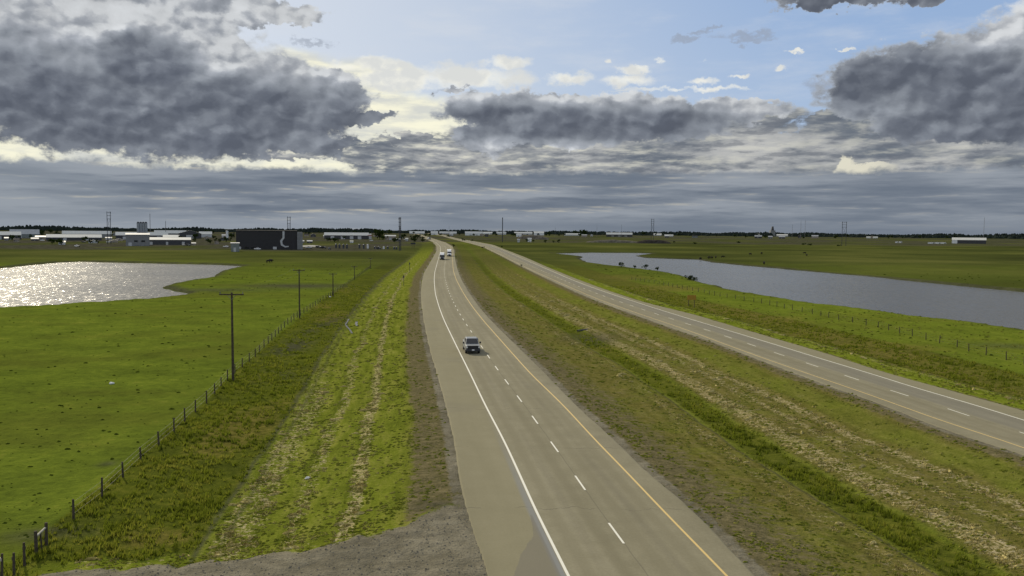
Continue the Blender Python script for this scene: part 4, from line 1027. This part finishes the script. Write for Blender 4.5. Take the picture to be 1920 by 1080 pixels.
# silos
SILO = plain('silo_grey', c3(.30, .32, .33), .5, var=.15, scale=.6)
for k, l in enumerate(('leftmost of the four grey silos', 'second from the left of the four grey silos', 'third from the left of the four grey silos', 'rightmost of the four grey silos')):
    x = 259.7 + k * 4.9; g = gp(x, 456); ppm = F / math.hypot(g[0], g[1]); hh = (456 - 419.5) / ppm; r = 2.25 / ppm
    root = empty('silo', *g); tag(root, l, 'silo', 'grey silos in the yard')
    B().tube((0, 0, 4), (0, 0, hh - 1.4), r, n=16).obj('tank', SILO, root, smooth=False); B().tube((0, 0, hh - 1.4), (0, 0, hh), r * 1.02, r * .55, 16).obj('cap', DARKST, root)
    B().tube((0, 0, 4), (0, 0, 1.6), r, r * .2, 16).obj('hopper', SILO, root)
    for a in (.8, 2.4, 3.9, 5.5): B().tube((r * .9 * math.cos(a), r * .9 * math.sin(a), -.5), (r * .9 * math.cos(a), r * .9 * math.sin(a), 5), .12, n=5).obj('leg', DARKST, root)
# upright tanks in the yard beside the highway
TK = plain('tank_dark', c3(.05, .055, .06), .6); TKW = plain('tank_white', c3(.7, .7, .68), .5)
tanks = [(630, 465.5, 0), (636.5, 465.7, 0), (644, 466, 0), (650.5, 466, 0), (674, 466, 0), (682, 466.3, 0), (689.5, 466, 1), (703, 467, 0), (710, 467, 0), (719.5, 467, 1), (727, 467, 0), (739, 468, 0), (743.5, 468, 0)]
nm_ = ['first', 'second', 'third', 'fourth', 'fifth', 'sixth', 'seventh', 'eighth', 'ninth', 'tenth', 'eleventh', 'twelfth', 'thirteenth']
for i, (x, y, wv) in enumerate(tanks):
    g = gp(x, y); ppm = F / math.hypot(g[0], g[1]); hh = (8.5 if i < 7 else 5.5) / ppm; r = 1.7 / ppm
    root = empty('storage_tank', *g); tag(root, '%s upright tank from the left in the yard, %s' % (nm_[i], 'white' if wv else 'dark'), 'tank', 'upright tanks in the yard left of the highway')
    B().tube((0, 0, -.3), (0, 0, hh * .88), r, n=12).obj('shell', TKW if wv else TK, root); B().tube((0, 0, hh * .88), (0, 0, hh), r, r * .25, 12).obj('lid', STEEL, root)
g = gp(426, 449); ppm = F / math.hypot(g[0], g[1]); root = empty('storage_tank', *g); tag(root, 'tall white tank alone left of the big dark hall', 'tank')
B().tube((0, 0, -.3), (0, 0, 15 / ppm), 2 / ppm, n=14).obj('shell', TKW, root); B().tube((0, 0, 15 / ppm), (0, 0, 16.3 / ppm), 2 / ppm, .5 / ppm, 14).obj('lid', STEEL, root)
# billboard seen against the grass left of the highway
g = gp(774.5, 466); ppm = F / math.hypot(g[0], g[1]); root = empty('billboard', *g); tag(root, 'dark roadside billboard on posts left of the highway bend', 'billboard')
B().box((0, 0, 9.5 / ppm), (9 / ppm, .3, 3 / ppm)).obj('panel', DARKST, root)
for s in (-2.2, 0, 2.2): B().tube((s / ppm, .25, -.5), (s / ppm, .25, 9 / ppm), .14, n=6).obj('post', WOODM, root)
# orange sign with two posts
g = gp(1296.5, 576); ppm = F / math.hypot(g[0], g[1]); root = empty('road_sign', *g, 0.05); tag(root, 'amber road sign on two wooden posts beside the right carriageway', 'sign')
AMB = plain('amber_panel', c3(.36, .20, .012), .55, var=.12, scale=2)
B().box((0, 0, 18.0 / ppm), (16.5 / ppm, .05, 8.6 / ppm)).obj('panel', AMB, root, bevel=.01)
for s in (-5.3, 5.3): B().box((s / ppm, .08, 10.5 / ppm - .2), (.12, .12, 21 / ppm + .4)).obj('post', WOODM, root)
for (x, y, l) in [(757, 536, 'nearer dark marker post on the mown strip left of the highway'), (768, 511.5, 'farther dark marker post on the mown strip left of the highway')]:
    g = gp(x, y); ppm = F / math.hypot(g[0], g[1]); root = empty('marker_post', *g); tag(root, l, 'marker post')
    B().tube((0, 0, -.2), (0, 0, 20 / ppm), .07, n=6).obj('post', DARKST, root); B().box((0, -.06, 17 / ppm), (.4, .04, .7)).obj('plate', DARKST, root)
# litter, stone, culvert, puddles
for (x, y, s, l) in [(209, 720, .55, 'white scrap lying alone in the green pasture'), (577, 898, .38, 'torn white scrap on the mown strip near the driveway'), (619, 557, .5, 'pale stone at the foot of the third power pole'), (1673, 704, .2, 'small dark scrap on the right carriageway shoulder')]:
    g = gp(x, y); rnd = random.Random(int(x)); b = B(); V = []
    n = 9
    for zz, k in ((0, 1), (.22, .95), (.36, .5)):
        V.append([(math.cos(a * 6.283 / n) * s * .6 * k * rnd.uniform(.6, 1.2), math.sin(a * 6.283 / n) * s * .35 * k * rnd.uniform(.6, 1.2), s * zz * rnd.uniform(.7, 1.2)) for a in range(n)])
    b.loft(V); o = b.obj('scrap' if s != .5 else 'stone', BLACKP if x > 1600 else WHITE); o.location = (g[0], g[1], g[2] + .02); tag(o, l, 'scrap' if s != .5 else 'stone')
g = gp(1094, 620); root = empty('culvert', *g, 0.4); tag(root, 'short dark culvert pipe end in the median ditch', 'culvert')
b = B(); b.tube((-1.2, 0, .0), (1.2, .7, .05), .2, n=12).obj('pipe', DARKST, root); B().box((.8, -.4, .02), (1.0, .35, .16), .4).obj('apron', PALEWOOD, root)
PUD = water_material('puddle_water', 0.02, 0.1)
for pts, wd in (([(654, 599), (651, 604), (648, 609), (651, 614), (656, 619), (660, 626)], .16), ([(669, 604), (667.5, 608), (670, 612)], .22)):
    P = [gp(x, y) for x, y in pts]; V = []; zc = [p[2] + .06 for p in P]
    for i, p in enumerate(P):
        V += [(p[0] - wd, p[1], zc[i] + .04), (p[0] + wd, p[1], zc[i] + .04)]
    o = new_mesh('puddle', V, [(2 * i, 2 * i + 1, 2 * i + 3, 2 * i + 2) for i in range(len(P) - 1)], PUD); struct(o)

# ------------------------------------------------------------------ mounds
def mound(x0, x1, yb, hpx, c, label, seed):
    g = gp((x0 + x1) / 2, yb); ppm = F / math.hypot(g[0], g[1]); L = (x1 - x0) / ppm; h = hpx / ppm; rnd = random.Random(seed)
    nx, ny = 26, 9; V = []; Fc = []
    for j in range(ny):
        for i in range(nx):
            u = i / (nx - 1); v = j / (ny - 1); z = h * math.sin(math.pi * u) ** .45 * math.sin(math.pi * v) ** .8 * (.65 + .5 * float(fbm(np.array([u * 6.0 + seed]), np.array([v * 3.0]), 7, 3)[0]))
            V.append((u * L - L / 2, v * 18 - 1, z - .3))
    for j in range(ny - 1):
        for i in range(nx - 1): Fc.append((j * nx + i, j * nx + i + 1, (j + 1) * nx + i + 1, (j + 1) * nx + i))
    o = new_mesh('earth_mound', V, Fc, plain('earth_%d' % seed, c, .95, var=.35, scale=.3, spec=0), smooth=True)
    o.location = g; o.rotation_euler = (0, 0, -math.atan2(g[0], g[1])); tag(o, label, 'mound')
mound(1098, 1200, 455, 6, c3(.12, .11, .085), 'long low grey brown earth bank beyond the large pond', 1)
mound(1192, 1258, 456.5, 7.5, c3(.045, .04, .035), 'dark heaped earth mound at the foot of the braced tower', 2)
mound(968, 1030, 449, 9, c3(.13, .115, .09), 'brown gravel heap beyond the right carriageway', 3)
mound(560, 604, 463, 4, c3(.40, .38, .33), 'pale heap of material just right of the big dark hall', 4)

# ------------------------------------------------------------------ trees and shrubs
LEAF = grassy('leaves', [(0.3, (0.016, 0.026, 0.008, 1)), (0.5, (0.032, 0.050, 0.012, 1)), (0.7, (0.060, 0.080, 0.018, 1))], 1.2)
BARK = plain('bark', c3(.05, .042, .034), .9, spec=0)
def make_tree(name, h, w, seed, trunk=.25, n=420):
    rg = np.random.default_rng(seed); root = empty(name, 0, 0, 0)
    b = B(); b.tube((0, 0, -.3), (0, 0, h * (trunk + .25)), w * .035, w * .02, 7)
    for k in range(5):
        a = k * 1.3; b.tube((0, 0, h * (trunk + .02 * k)), (math.cos(a) * w * .28, math.sin(a) * w * .28, h * (.55 + .05 * k)), w * .014, w * .006, 5)
    b.obj('trunk', BARK, root)
    cs = [(rg.normal(0, .24) * w, rg.normal(0, .24) * w, h * rg.uniform(trunk + .18, .86), rg.uniform(.16, .30) * w) for _ in range(9)]
    V = []; Fc = []
    for i in range(n):
        c = cs[rg.integers(len(cs))]; d = rg.normal(0, 1, 3); d /= np.linalg.norm(d); r = c[3] * rg.uniform(.6, 1.1)
        p = np.array([c[0] + d[0] * r, c[1] + d[1] * r, min(c[2] + d[2] * r * .85, h)]); s = w * .075 * rg.uniform(.6, 1.3)
        t1 = rg.normal(0, 1, 3); t1 /= np.linalg.norm(t1); t2 = np.cross(t1, rg.normal(0, 1, 3)); t2 /= np.linalg.norm(t2); k = len(V)
        V += [p - t1 * s, p + t2 * s * .8, p + t1 * s, p - t2 * s * .7]; Fc.append((k, k + 1, k + 2, k + 3))
    new_mesh('crown', V, Fc, LEAF, root)
    return root
PROTO = [make_tree('broadleaf_tree', 8, 6.5, 11), make_tree('broadleaf_tree', 9.5, 6, 12, .2), make_tree('broadleaf_tree', 6, 7, 13, .12), make_tree('shrub', 2.2, 2.4, 14, .08, 260), make_tree('shrub', 1.2, 2.6, 15, .02, 220)]
used = [False] * 5
def tree(k, x, y, hpx, label, cat='tree', group=None, wf=1.0):
    g = gp(x, y); ppm = F / math.hypot(g[0], g[1]); H0 = (8, 9.5, 6, 2.2, 1.2)[k]; s = hpx / ppm / H0
    if used[k]: o = copy_tree(PROTO[k])
    else: o = PROTO[k]; used[k] = True
    put(o, g[0], g[1], g[2], random.Random(int(x * 7)).uniform(0, 6.28), (s * wf, s * wf, s)); tag(o, label, cat, group); return o
sg = 'small trees on the near shore of the large pond'
tree(3, 1165, 501.5, 9.5, 'leftmost dark shrub on the near shore of the large pond', 'shrub', sg)
tree(3, 1189.5, 504, 6.5, 'second and narrow shrub from the left on the large pond shore', 'shrub', sg, .9)
tree(3, 1211, 505, 9, 'third shrub from the left on the large pond shore', 'shrub', sg)
tree(0, 1232.5, 509, 9.5, 'rightmost little tree with a visible stem on the large pond shore', 'tree', sg, .8)
tree(4, 1291, 524, 7, 'left one of three waterside bushes at the pond edge', 'bush', sg, .7)
tree(3, 1296, 525, 8.5, 'tallest middle one of three waterside bushes at the pond edge', 'bush', sg, .7)
tree(4, 1302, 526, 6, 'right one of three waterside bushes at the pond edge', 'bush', sg, .7)
rs = [(850, 463, 5, 'dark bush at the inner bend of the left carriageway'), (867, 451.5, 4.5, 'round bush between carriageways where they diverge, left one'), (871, 452, 3.5, 'round bush between carriageways where they diverge, right one'), (885.5, 453, 4, 'dark bush on the far edge of the right carriageway near its bend'), (841.5, 444, 3, 'small bush far along the right carriageway'),
      (941, 464.5, 3.5, 'small bush right of the right carriageway below the edge on tower'), (977.5, 499.5, 3.5, 'low dark weed clump on the median side edge of the right carriageway'), (905.5, 465, 2.5, 'low weed clump at the median side edge farther up the right carriageway'), (826, 441, 3, 'tiny bush beyond the highway bend'),
      (987.5, 454, 6, 'dark bush on the left of the small white hut'), (1000, 454.5, 5, 'dark bush on the right of the small white hut'), (1023, 455.5, 6, 'round dark bush first right of the white hut'), (1037.5, 455.5, 4.5, 'round dark bush second right of the white hut'), (1048, 455.5, 6.5, 'round dark bush third right of the white hut'),
      (1263.5, 456, 4, 'small dark bush right of the dark mound'), (1303, 457.5, 3, 'low bush in the pasture right of the dark mound'), (1385, 455.5, 3, 'low bush in the pasture left of the grain elevator'), (1507, 459, 3, 'small bush at the left of the lone twin pole tower'), (1519, 460, 3, 'second small bush left of the lone twin pole tower'), (1573, 461.5, 2.5, 'low scrub at the foot of the lone twin pole tower')]
for (x, y, hp, l) in rs: tree(3 if hp > 3.2 else 4, x, y, hp, l, 'bush', 'bushes beside the carriageways and fields')
tree(0, 665, 441, 9, 'dark tree above the long dark garage', 'tree'); tree(1, 692, 442, 9, 'dark tree over the right end of the garage', 'tree'); tree(2, 712, 449, 19, 'largest dark tree left of the edge on tower', 'tree'); tree(0, 675, 441.5, 7.5, 'second dark tree above the garage roof', 'tree')
tree(2, 892, 441, 10, 'rounded tree crest above the bright white hall', 'tree'); tree(0, 1029, 442, 8, 'small tree right of the white block with an opening', 'tree'); tree(2, 1080, 441.5, 9, 'left half of the dark tree clump right of centre', 'tree'); tree(2, 1095, 442, 11, 'right half of the dark tree clump right of centre', 'tree'); tree(0, 1205, 443, 10, 'dark tree just left of the braced tower', 'tree')
rnd = random.Random(4)
spots = [(rnd.uniform(4, 440), rnd.uniform(436, 459)) for _ in range(64)] + [(rnd.uniform(565, 800), rnd.uniform(437, 456)) for _ in range(26)] + [(rnd.uniform(800, 1330), rnd.uniform(437.5, 444)) for _ in range(40)] + [(rnd.uniform(1330, 1915), rnd.uniform(444, 448.5)) for _ in range(26)]
for (x, y) in spots:
    k = rnd.choice((0, 1, 2)); hp = max(3.2, min(8.5, (y - px_h(x)) * .34 + rnd.uniform(.8, 3)))
    tree(k, x, y, hp, 'small dark tree among the sheds and yards along the skyline', 'tree', 'trees among the far sheds and yards')

# ------------------------------------------------------------------ vehicles (built nose towards -Y, front bumper at the origin)
def paintm(nm, c): return plain('paint_' + nm, c, .35, 0.0, .5, .03)
def wheel(root, x, y, r=.40, w=.28):
    s = 1 if x > 0 else -1
    t = B().tube((x - w / 2 * s, y, r), (x + w / 2 * s, y, r), r, n=18).obj('wheel', RUB, root); B().tube((x + w * .40 * s, y, r), (x + (w / 2 + .015) * s, y, r), r * .58, n=12).obj('rim', RIM, t)
def pickup(label, paint, suv=False, crew=True):
    root = empty('pickup_truck' if not suv else 'car', 0, 0, 0); tag(root, label, 'pickup' if not suv else 'car')
    Lb, W = (5.8, .98) if not suv else (4.9, .95)
    def ring(y, w, z0, z1, wt=.93): return [(-w * .96, y, z0), (-w, y, z0 + .18), (-w, y, (z0 + z1) / 2 + .08), (-w * wt, y, z1), (w * wt, y, z1), (w, y, (z0 + z1) / 2 + .08), (w, y, z0 + .18), (w * .96, y, z0)]
    B().loft([ring(.12, W * .93, .50, .95), ring(.16, W * .97, .46, 1.06), ring(.75, W, .44, 1.14), ring(1.55, W, .40, 1.22), ring(3.9, W, .40, 1.22), ring(Lb - .15, W, .45, 1.22), ring(Lb, W * .97, .5, 1.18)]).obj('body', paint, root, bevel=.02)
    ce = 3.95 if not suv else Lb - .15
    def cr(y, z0, z1, w0=.88, w1=.74): return [(-w0, y, z0), (-w1, y, z1), (w1, y, z1), (w0, y, z0)]
    cab = B().add([(-.88, 1.35, 1.2), (.88, 1.35, 1.2), (.88, ce, 1.2), (-.88, ce, 1.2), (-.72, 2.1, 1.84), (.72, 2.1, 1.84), (.74, ce - .25, 1.86), (-.74, ce - .25, 1.86)], [(0, 1, 5, 4), (1, 2, 6, 5), (2, 3, 7, 6), (3, 0, 4, 7), (4, 5, 6, 7), (3, 2, 1, 0)]).obj('cab', paint, root, bevel=.03)
    B().add([(-.80, 1.37, 1.24), (.80, 1.37, 1.24), (.66, 2.03, 1.80), (-.66, 2.03, 1.80), (-.80, 1.33, 1.26), (.80, 1.33, 1.26), (.66, 2.0, 1.82), (-.66, 2.0, 1.82)], [(4, 5, 6, 7), (0, 3, 2, 1), (0, 1, 5, 4), (1, 2, 6, 5), (2, 3, 7, 6), (3, 0, 4, 7)]).obj('windscreen', GLASSD, root)
    for s in (-1, 1):
        B().prism([(1.75, 1.28), (ce - .25, 1.28), (ce - .38, 1.74), (2.2, 1.74)], 'x', s * .80, s * .885).obj('side_window', GLASSD, root)
        B().box((s * .80, .10, .90), (.20, .12, .18)).obj('headlight', LAMPW, root, bevel=.015)
        m_ = B().box((s * 1.12, 1.75, 1.30), (.22, .16, .26)).obj('mirror', BLACKP, root, bevel=.02)
        B().box((s * (W - .1), Lb, .95), (.16, .06, .3)).obj('tail_light', LAMPR, root)
        wheel(root, s * (W - .14), 1.0); wheel(root, s * (W - .14), Lb - 1.15)
    B().box((0, .09, .88), (1.46, .10, .46)).box((0, .11, .62), (1.8, .10, .18)).obj('grille', BLACKP, root, bevel=.01)
    B().box((0, .02, .52), (1.9, .2, .26)).obj('bumper', DARKST if not suv else BLACKP, root, bevel=.03)
    B().box((0, -.09, .56), (.32, .02, .16)).obj('number_plate', WHITE, root)
    if not suv:
        B().box((0, (ce + Lb) / 2 + .05, 1.20), (1.55, Lb - ce - .35, .08)).obj('bed', BLACKP, root)
    return root
def semi(label, paint, roofp):
    root = empty('semi_truck', 0, 0, 0); tag(root, label, 'truck')
    B().loft([[(-.75, .1, .7), (-.8, .1, 1.35), (.8, .1, 1.35), (.75, .1, .7)], [(-.95, .5, .6), (-.95, .5, 1.6), (.95, .5, 1.6), (.95, .5, .6)], [(-1.1, 2.2, .6), (-1.05, 2.2, 1.9), (1.05, 2.2, 1.9), (1.1, 2.2, .6)]]).obj('hood', paint, root, bevel=.05)
    B().loft([[(-1.15, 2.1, .7), (-1.12, 2.1, 1.95), (1.12, 2.1, 1.95), (1.15, 2.1, .7)], [(-1.2, 2.7, .7), (-1.12, 2.7, 2.75), (1.12, 2.7, 2.75), (1.2, 2.7, .7)], [(-1.2, 5.0, .7), (-1.15, 5.0, 2.8), (1.15, 5.0, 2.8), (1.2, 5.0, .7)]]).obj('cab', paint, root, bevel=.04)
    B().loft([[(-1.0, 2.62, 2.76), (-.95, 2.75, 2.86), (.95, 2.75, 2.86), (1.0, 2.62, 2.76)], [(-1.15, 4.9, 2.78), (-1.08, 4.9, 3.85), (1.08, 4.9, 3.85), (1.15, 4.9, 2.78)]]).obj('roof_fairing', roofp, root, bevel=.04)
    B().add([(-1.02, 2.09, 1.98), (1.02, 2.09, 1.98), (1.02, 2.64, 2.68), (-1.02, 2.64, 2.68), (-1.02, 2.04, 2.0), (1.02, 2.04, 2.0), (1.02, 2.59, 2.7), (-1.02, 2.59, 2.7)], [(4, 5, 6, 7), (0, 3, 2, 1), (0, 1, 5, 4), (1, 2, 6, 5), (2, 3, 7, 6), (3, 0, 4, 7)]).obj('windscreen', GLASSD, root)
    B().box((0, .04, 1.05), (.9, .1, .7)).obj('grille', BLACKP, root); B().box((0, -.08, .55), (2.3, .25, .35)).obj('bumper', DARKST, root, bevel=.04)
    for s in (-1, 1):
        B().prism([(.2, .85), (.35, 1.2), (.9, 1.35), (1.6, 1.2), (1.9, .8), (1.6, .8), (.5, .8)], 'x', s * .92, s * 1.2).obj('fender', roofp, root)
        B().box((s * .88, .16, 1.0), (.26, .1, .2)).obj('headlight', LAMPW, root); B().box((s * 1.42, 2.35, 2.1), (.2, .15, .6)).obj('mirror', BLACKP, root); B().tube((s * 1.22, 5.15, 1), (s * 1.22, 5.15, 3.9), .09, n=8).obj('exhaust_stack', CHROME, root)
        for yy in (1.0, 5.8, 7.0, 15.2, 16.4): wheel(root, s * 1.0, yy, .5, .32)
    B().box((0, 11.2, 2.45), (2.55, 11.5, 2.75)).obj('trailer', WHITE if paint is not WHITE else paint, root, bevel=.05)
    B().box((0, 10, .85), (1.0, 14, .3)).obj('chassis', DARKST, root)
    return root
P_DARK = paintm('black', c3(.02, .02, .024)); P_WHITE = paintm('white', c3(.75, .75, .74)); P_SILV = paintm('silver', c3(.24, .25, .25)); P_RED = paintm('maroon', c3(.16, .03, .03)); P_BLUE = paintm('blue', c3(.04, .08, .2))
def heading(Yv): return math.atan(float(slope(xw, np.array([Yv]))[0]))
def drive(o, x, y, f=heading, z=None, sc=1.0):
    X, Y = px(x, y, 0.0); put(o, X, Y, 0.0 if z is None else z, -heading(Y), sc); return o
drive(pickup('silver pickup with dark grille driving towards the viewer on the near carriageway', P_SILV), 887, 664)
drive(semi('dark semi truck with white roof driving in the outer lane at the bend', P_DARK, P_WHITE), 829, 487.5, sc=.98)
drive(semi('white truck with dark windscreen in the inner lane just behind the dark one', P_WHITE, P_WHITE), 842.5, 481, sc=1.08)
far = pickup('tiny white car far up the highway at the second bend', P_WHITE, True); X, Y = px(806, 449.5, 0.0); put(far, X, Y, float(zlift(np.array(Y), np.array(X))) + .02, .4, 2.2)
pk = [pickup('white pickup parked in front of the big dark hall', P_WHITE), pickup('dark parked car in the yards left of the highway', P_DARK, True)]
g = gp(490, 468.5); put(pk[0], g[0], g[1], g[2] + .02, 1.45, 1.0)
def park(k, x, y, rz, label, group='vehicles parked in the yards left of the highway', first=False):
    o = pk[k] if first else copy_tree(pk[k]); g = gp(x, y); put(o, g[0], g[1], g[2] + .02, rz, 1.0); tag(o, label, 'pickup' if k == 0 else 'car', group); return o
park(0, 429, 464, 1.2, 'white pickup parked left of the greenish tank shed')
park(1, 602, 465, 1.5, 'first dark vehicle right of the pale heap', first=True)
park(1, 612, 466, 1.4, 'second dark vehicle right of the pale heap'); park(1, 618, 468, .3, 'third dark vehicle right of the pale heap')
park(0, 585, 466, 1.4, 'white pickup parked in front of the pale heap'); park(0, 148, 463, 1.0, 'white pickup alone in the yard beyond the small pond'); park(0, 208, 455, 1.3, 'white pickup parked near the foot of the twin pole tower')
park(0, 345, 461, .4, 'white pickup at the right end of the long pale roofed hall'); park(1, 357, 461, 1.4, 'dark car at the right end of the long pale roofed hall'); park(0, 28, 449.5, 1.2, 'white pickup parked by the shed at the left edge'); park(0, 84, 452, 1.5, 'white pickup below the small tan house'); park(1, 160, 455, 1.2, 'dark car below the two long white roofs')
park(0, 700, 452, 1.2, 'white pickup right of the long dark garage'); park(0, 763, 450, 1.4, 'first white pickup right of the edge on tower'); park(0, 757, 447, 1.0, 'second white pickup right of the edge on tower'); park(1, 715, 467.5, 1.3, 'dark car between the upright tanks')

# ------------------------------------------------------------------ cattle
def make_cow():
    sk = [((0, 0, 1.15), .36), ((.35, 0, 1.12), .38), ((.75, 0, 1.1), .33), ((-.4, 0, 1.15), .38), ((-.8, 0, 1.2), .28), ((-1.1, 0, 1.12), .19), ((-1.35, 0, .85), .15), ((-1.5, 0, .66), .09),
          ((.55, .2, .75), .15), ((.50, .2, .42), .09), ((.55, .2, .03), .07), ((.55, -.2, .75), .15), ((.62, -.2, .42), .09), ((.55, -.2, .03), .07),
          ((-.62, .18, .7), .12), ((-.6, .18, .4), .08), ((-.62, .18, .03), .07), ((-.62, -.18, .7), .12), ((-.66, -.18, .4), .08), ((-.62, -.18, .03), .07), ((.98, 0, 1.05), .05), ((1.03, 0, .6), .03)]
    ed = [(0, 1), (1, 2), (0, 3), (3, 4), (4, 5), (5, 6), (6, 7), (2, 8), (8, 9), (9, 10), (2, 11), (11, 12), (12, 13), (4, 14), (14, 15), (15, 16), (4, 17), (17, 18), (18, 19), (2, 20), (20, 21)]
    me = bpy.data.meshes.new('cow'); me.from_pydata([p for p, r in sk], ed, []); o = bpy.data.objects.new('cow', me); COL.objects.link(o)
    md = o.modifiers.new('skin', 'SKIN'); sv = me.skin_vertices[0].data
    for i, (p, r) in enumerate(sk): sv[i].radius = (r, r); sv[i].use_root = (i == 0)
    sb = o.modifiers.new('sub', 'SUBSURF'); sb.levels = 1; sb.render_levels = 1
    dg = bpy.context.evaluated_depsgraph_get(); m2 = bpy.data.meshes.new_from_object(o.evaluated_get(dg)); o.modifiers.clear(); o.data = m2
    m2.materials.clear(); m2.materials.append(plain('cow_hide', c3(.018, .016, .015), .8, var=.2, spec=.1)); return o
cow = make_cow(); first = True
cw = [(1407, 478.5, 'cow standing left of the other one at the top of the right pasture'), (1428, 477, 'cow standing alone above the far pond shore'), (1509, 476.5, 'upper cow of the pair in the middle of the right pasture'), (1512.5, 480.5, 'lower cow of the pair in the middle of the right pasture'), (1432.5, 496, 'cow grazing close to the far shore of the large pond'), (1313, 487.5, 'cow at the water on the far shore tip'),
      (1329, 485.5, 'first cow of the small line right of the shore tip'), (1334, 485.5, 'second cow of the small line right of the shore tip'), (1342, 484.5, 'third cow of the small line right of the shore tip'), (1355, 484, 'last cow of the small line right of the shore tip'), (503, 493.5, 'left one of two dark cows below the big dark hall'), (507.5, 492, 'right one of two dark cows below the big dark hall')]
for i, (x, y, l) in enumerate(cw):
    o = cow if i == 0 else cow.copy()
    if i: COL.objects.link(o)
    g = gp(x, y); put(o, g[0], g[1], g[2], random.Random(i).uniform(0, 6.28), 1.15); tag(o, l, 'cow', 'dark cattle in the far pastures')
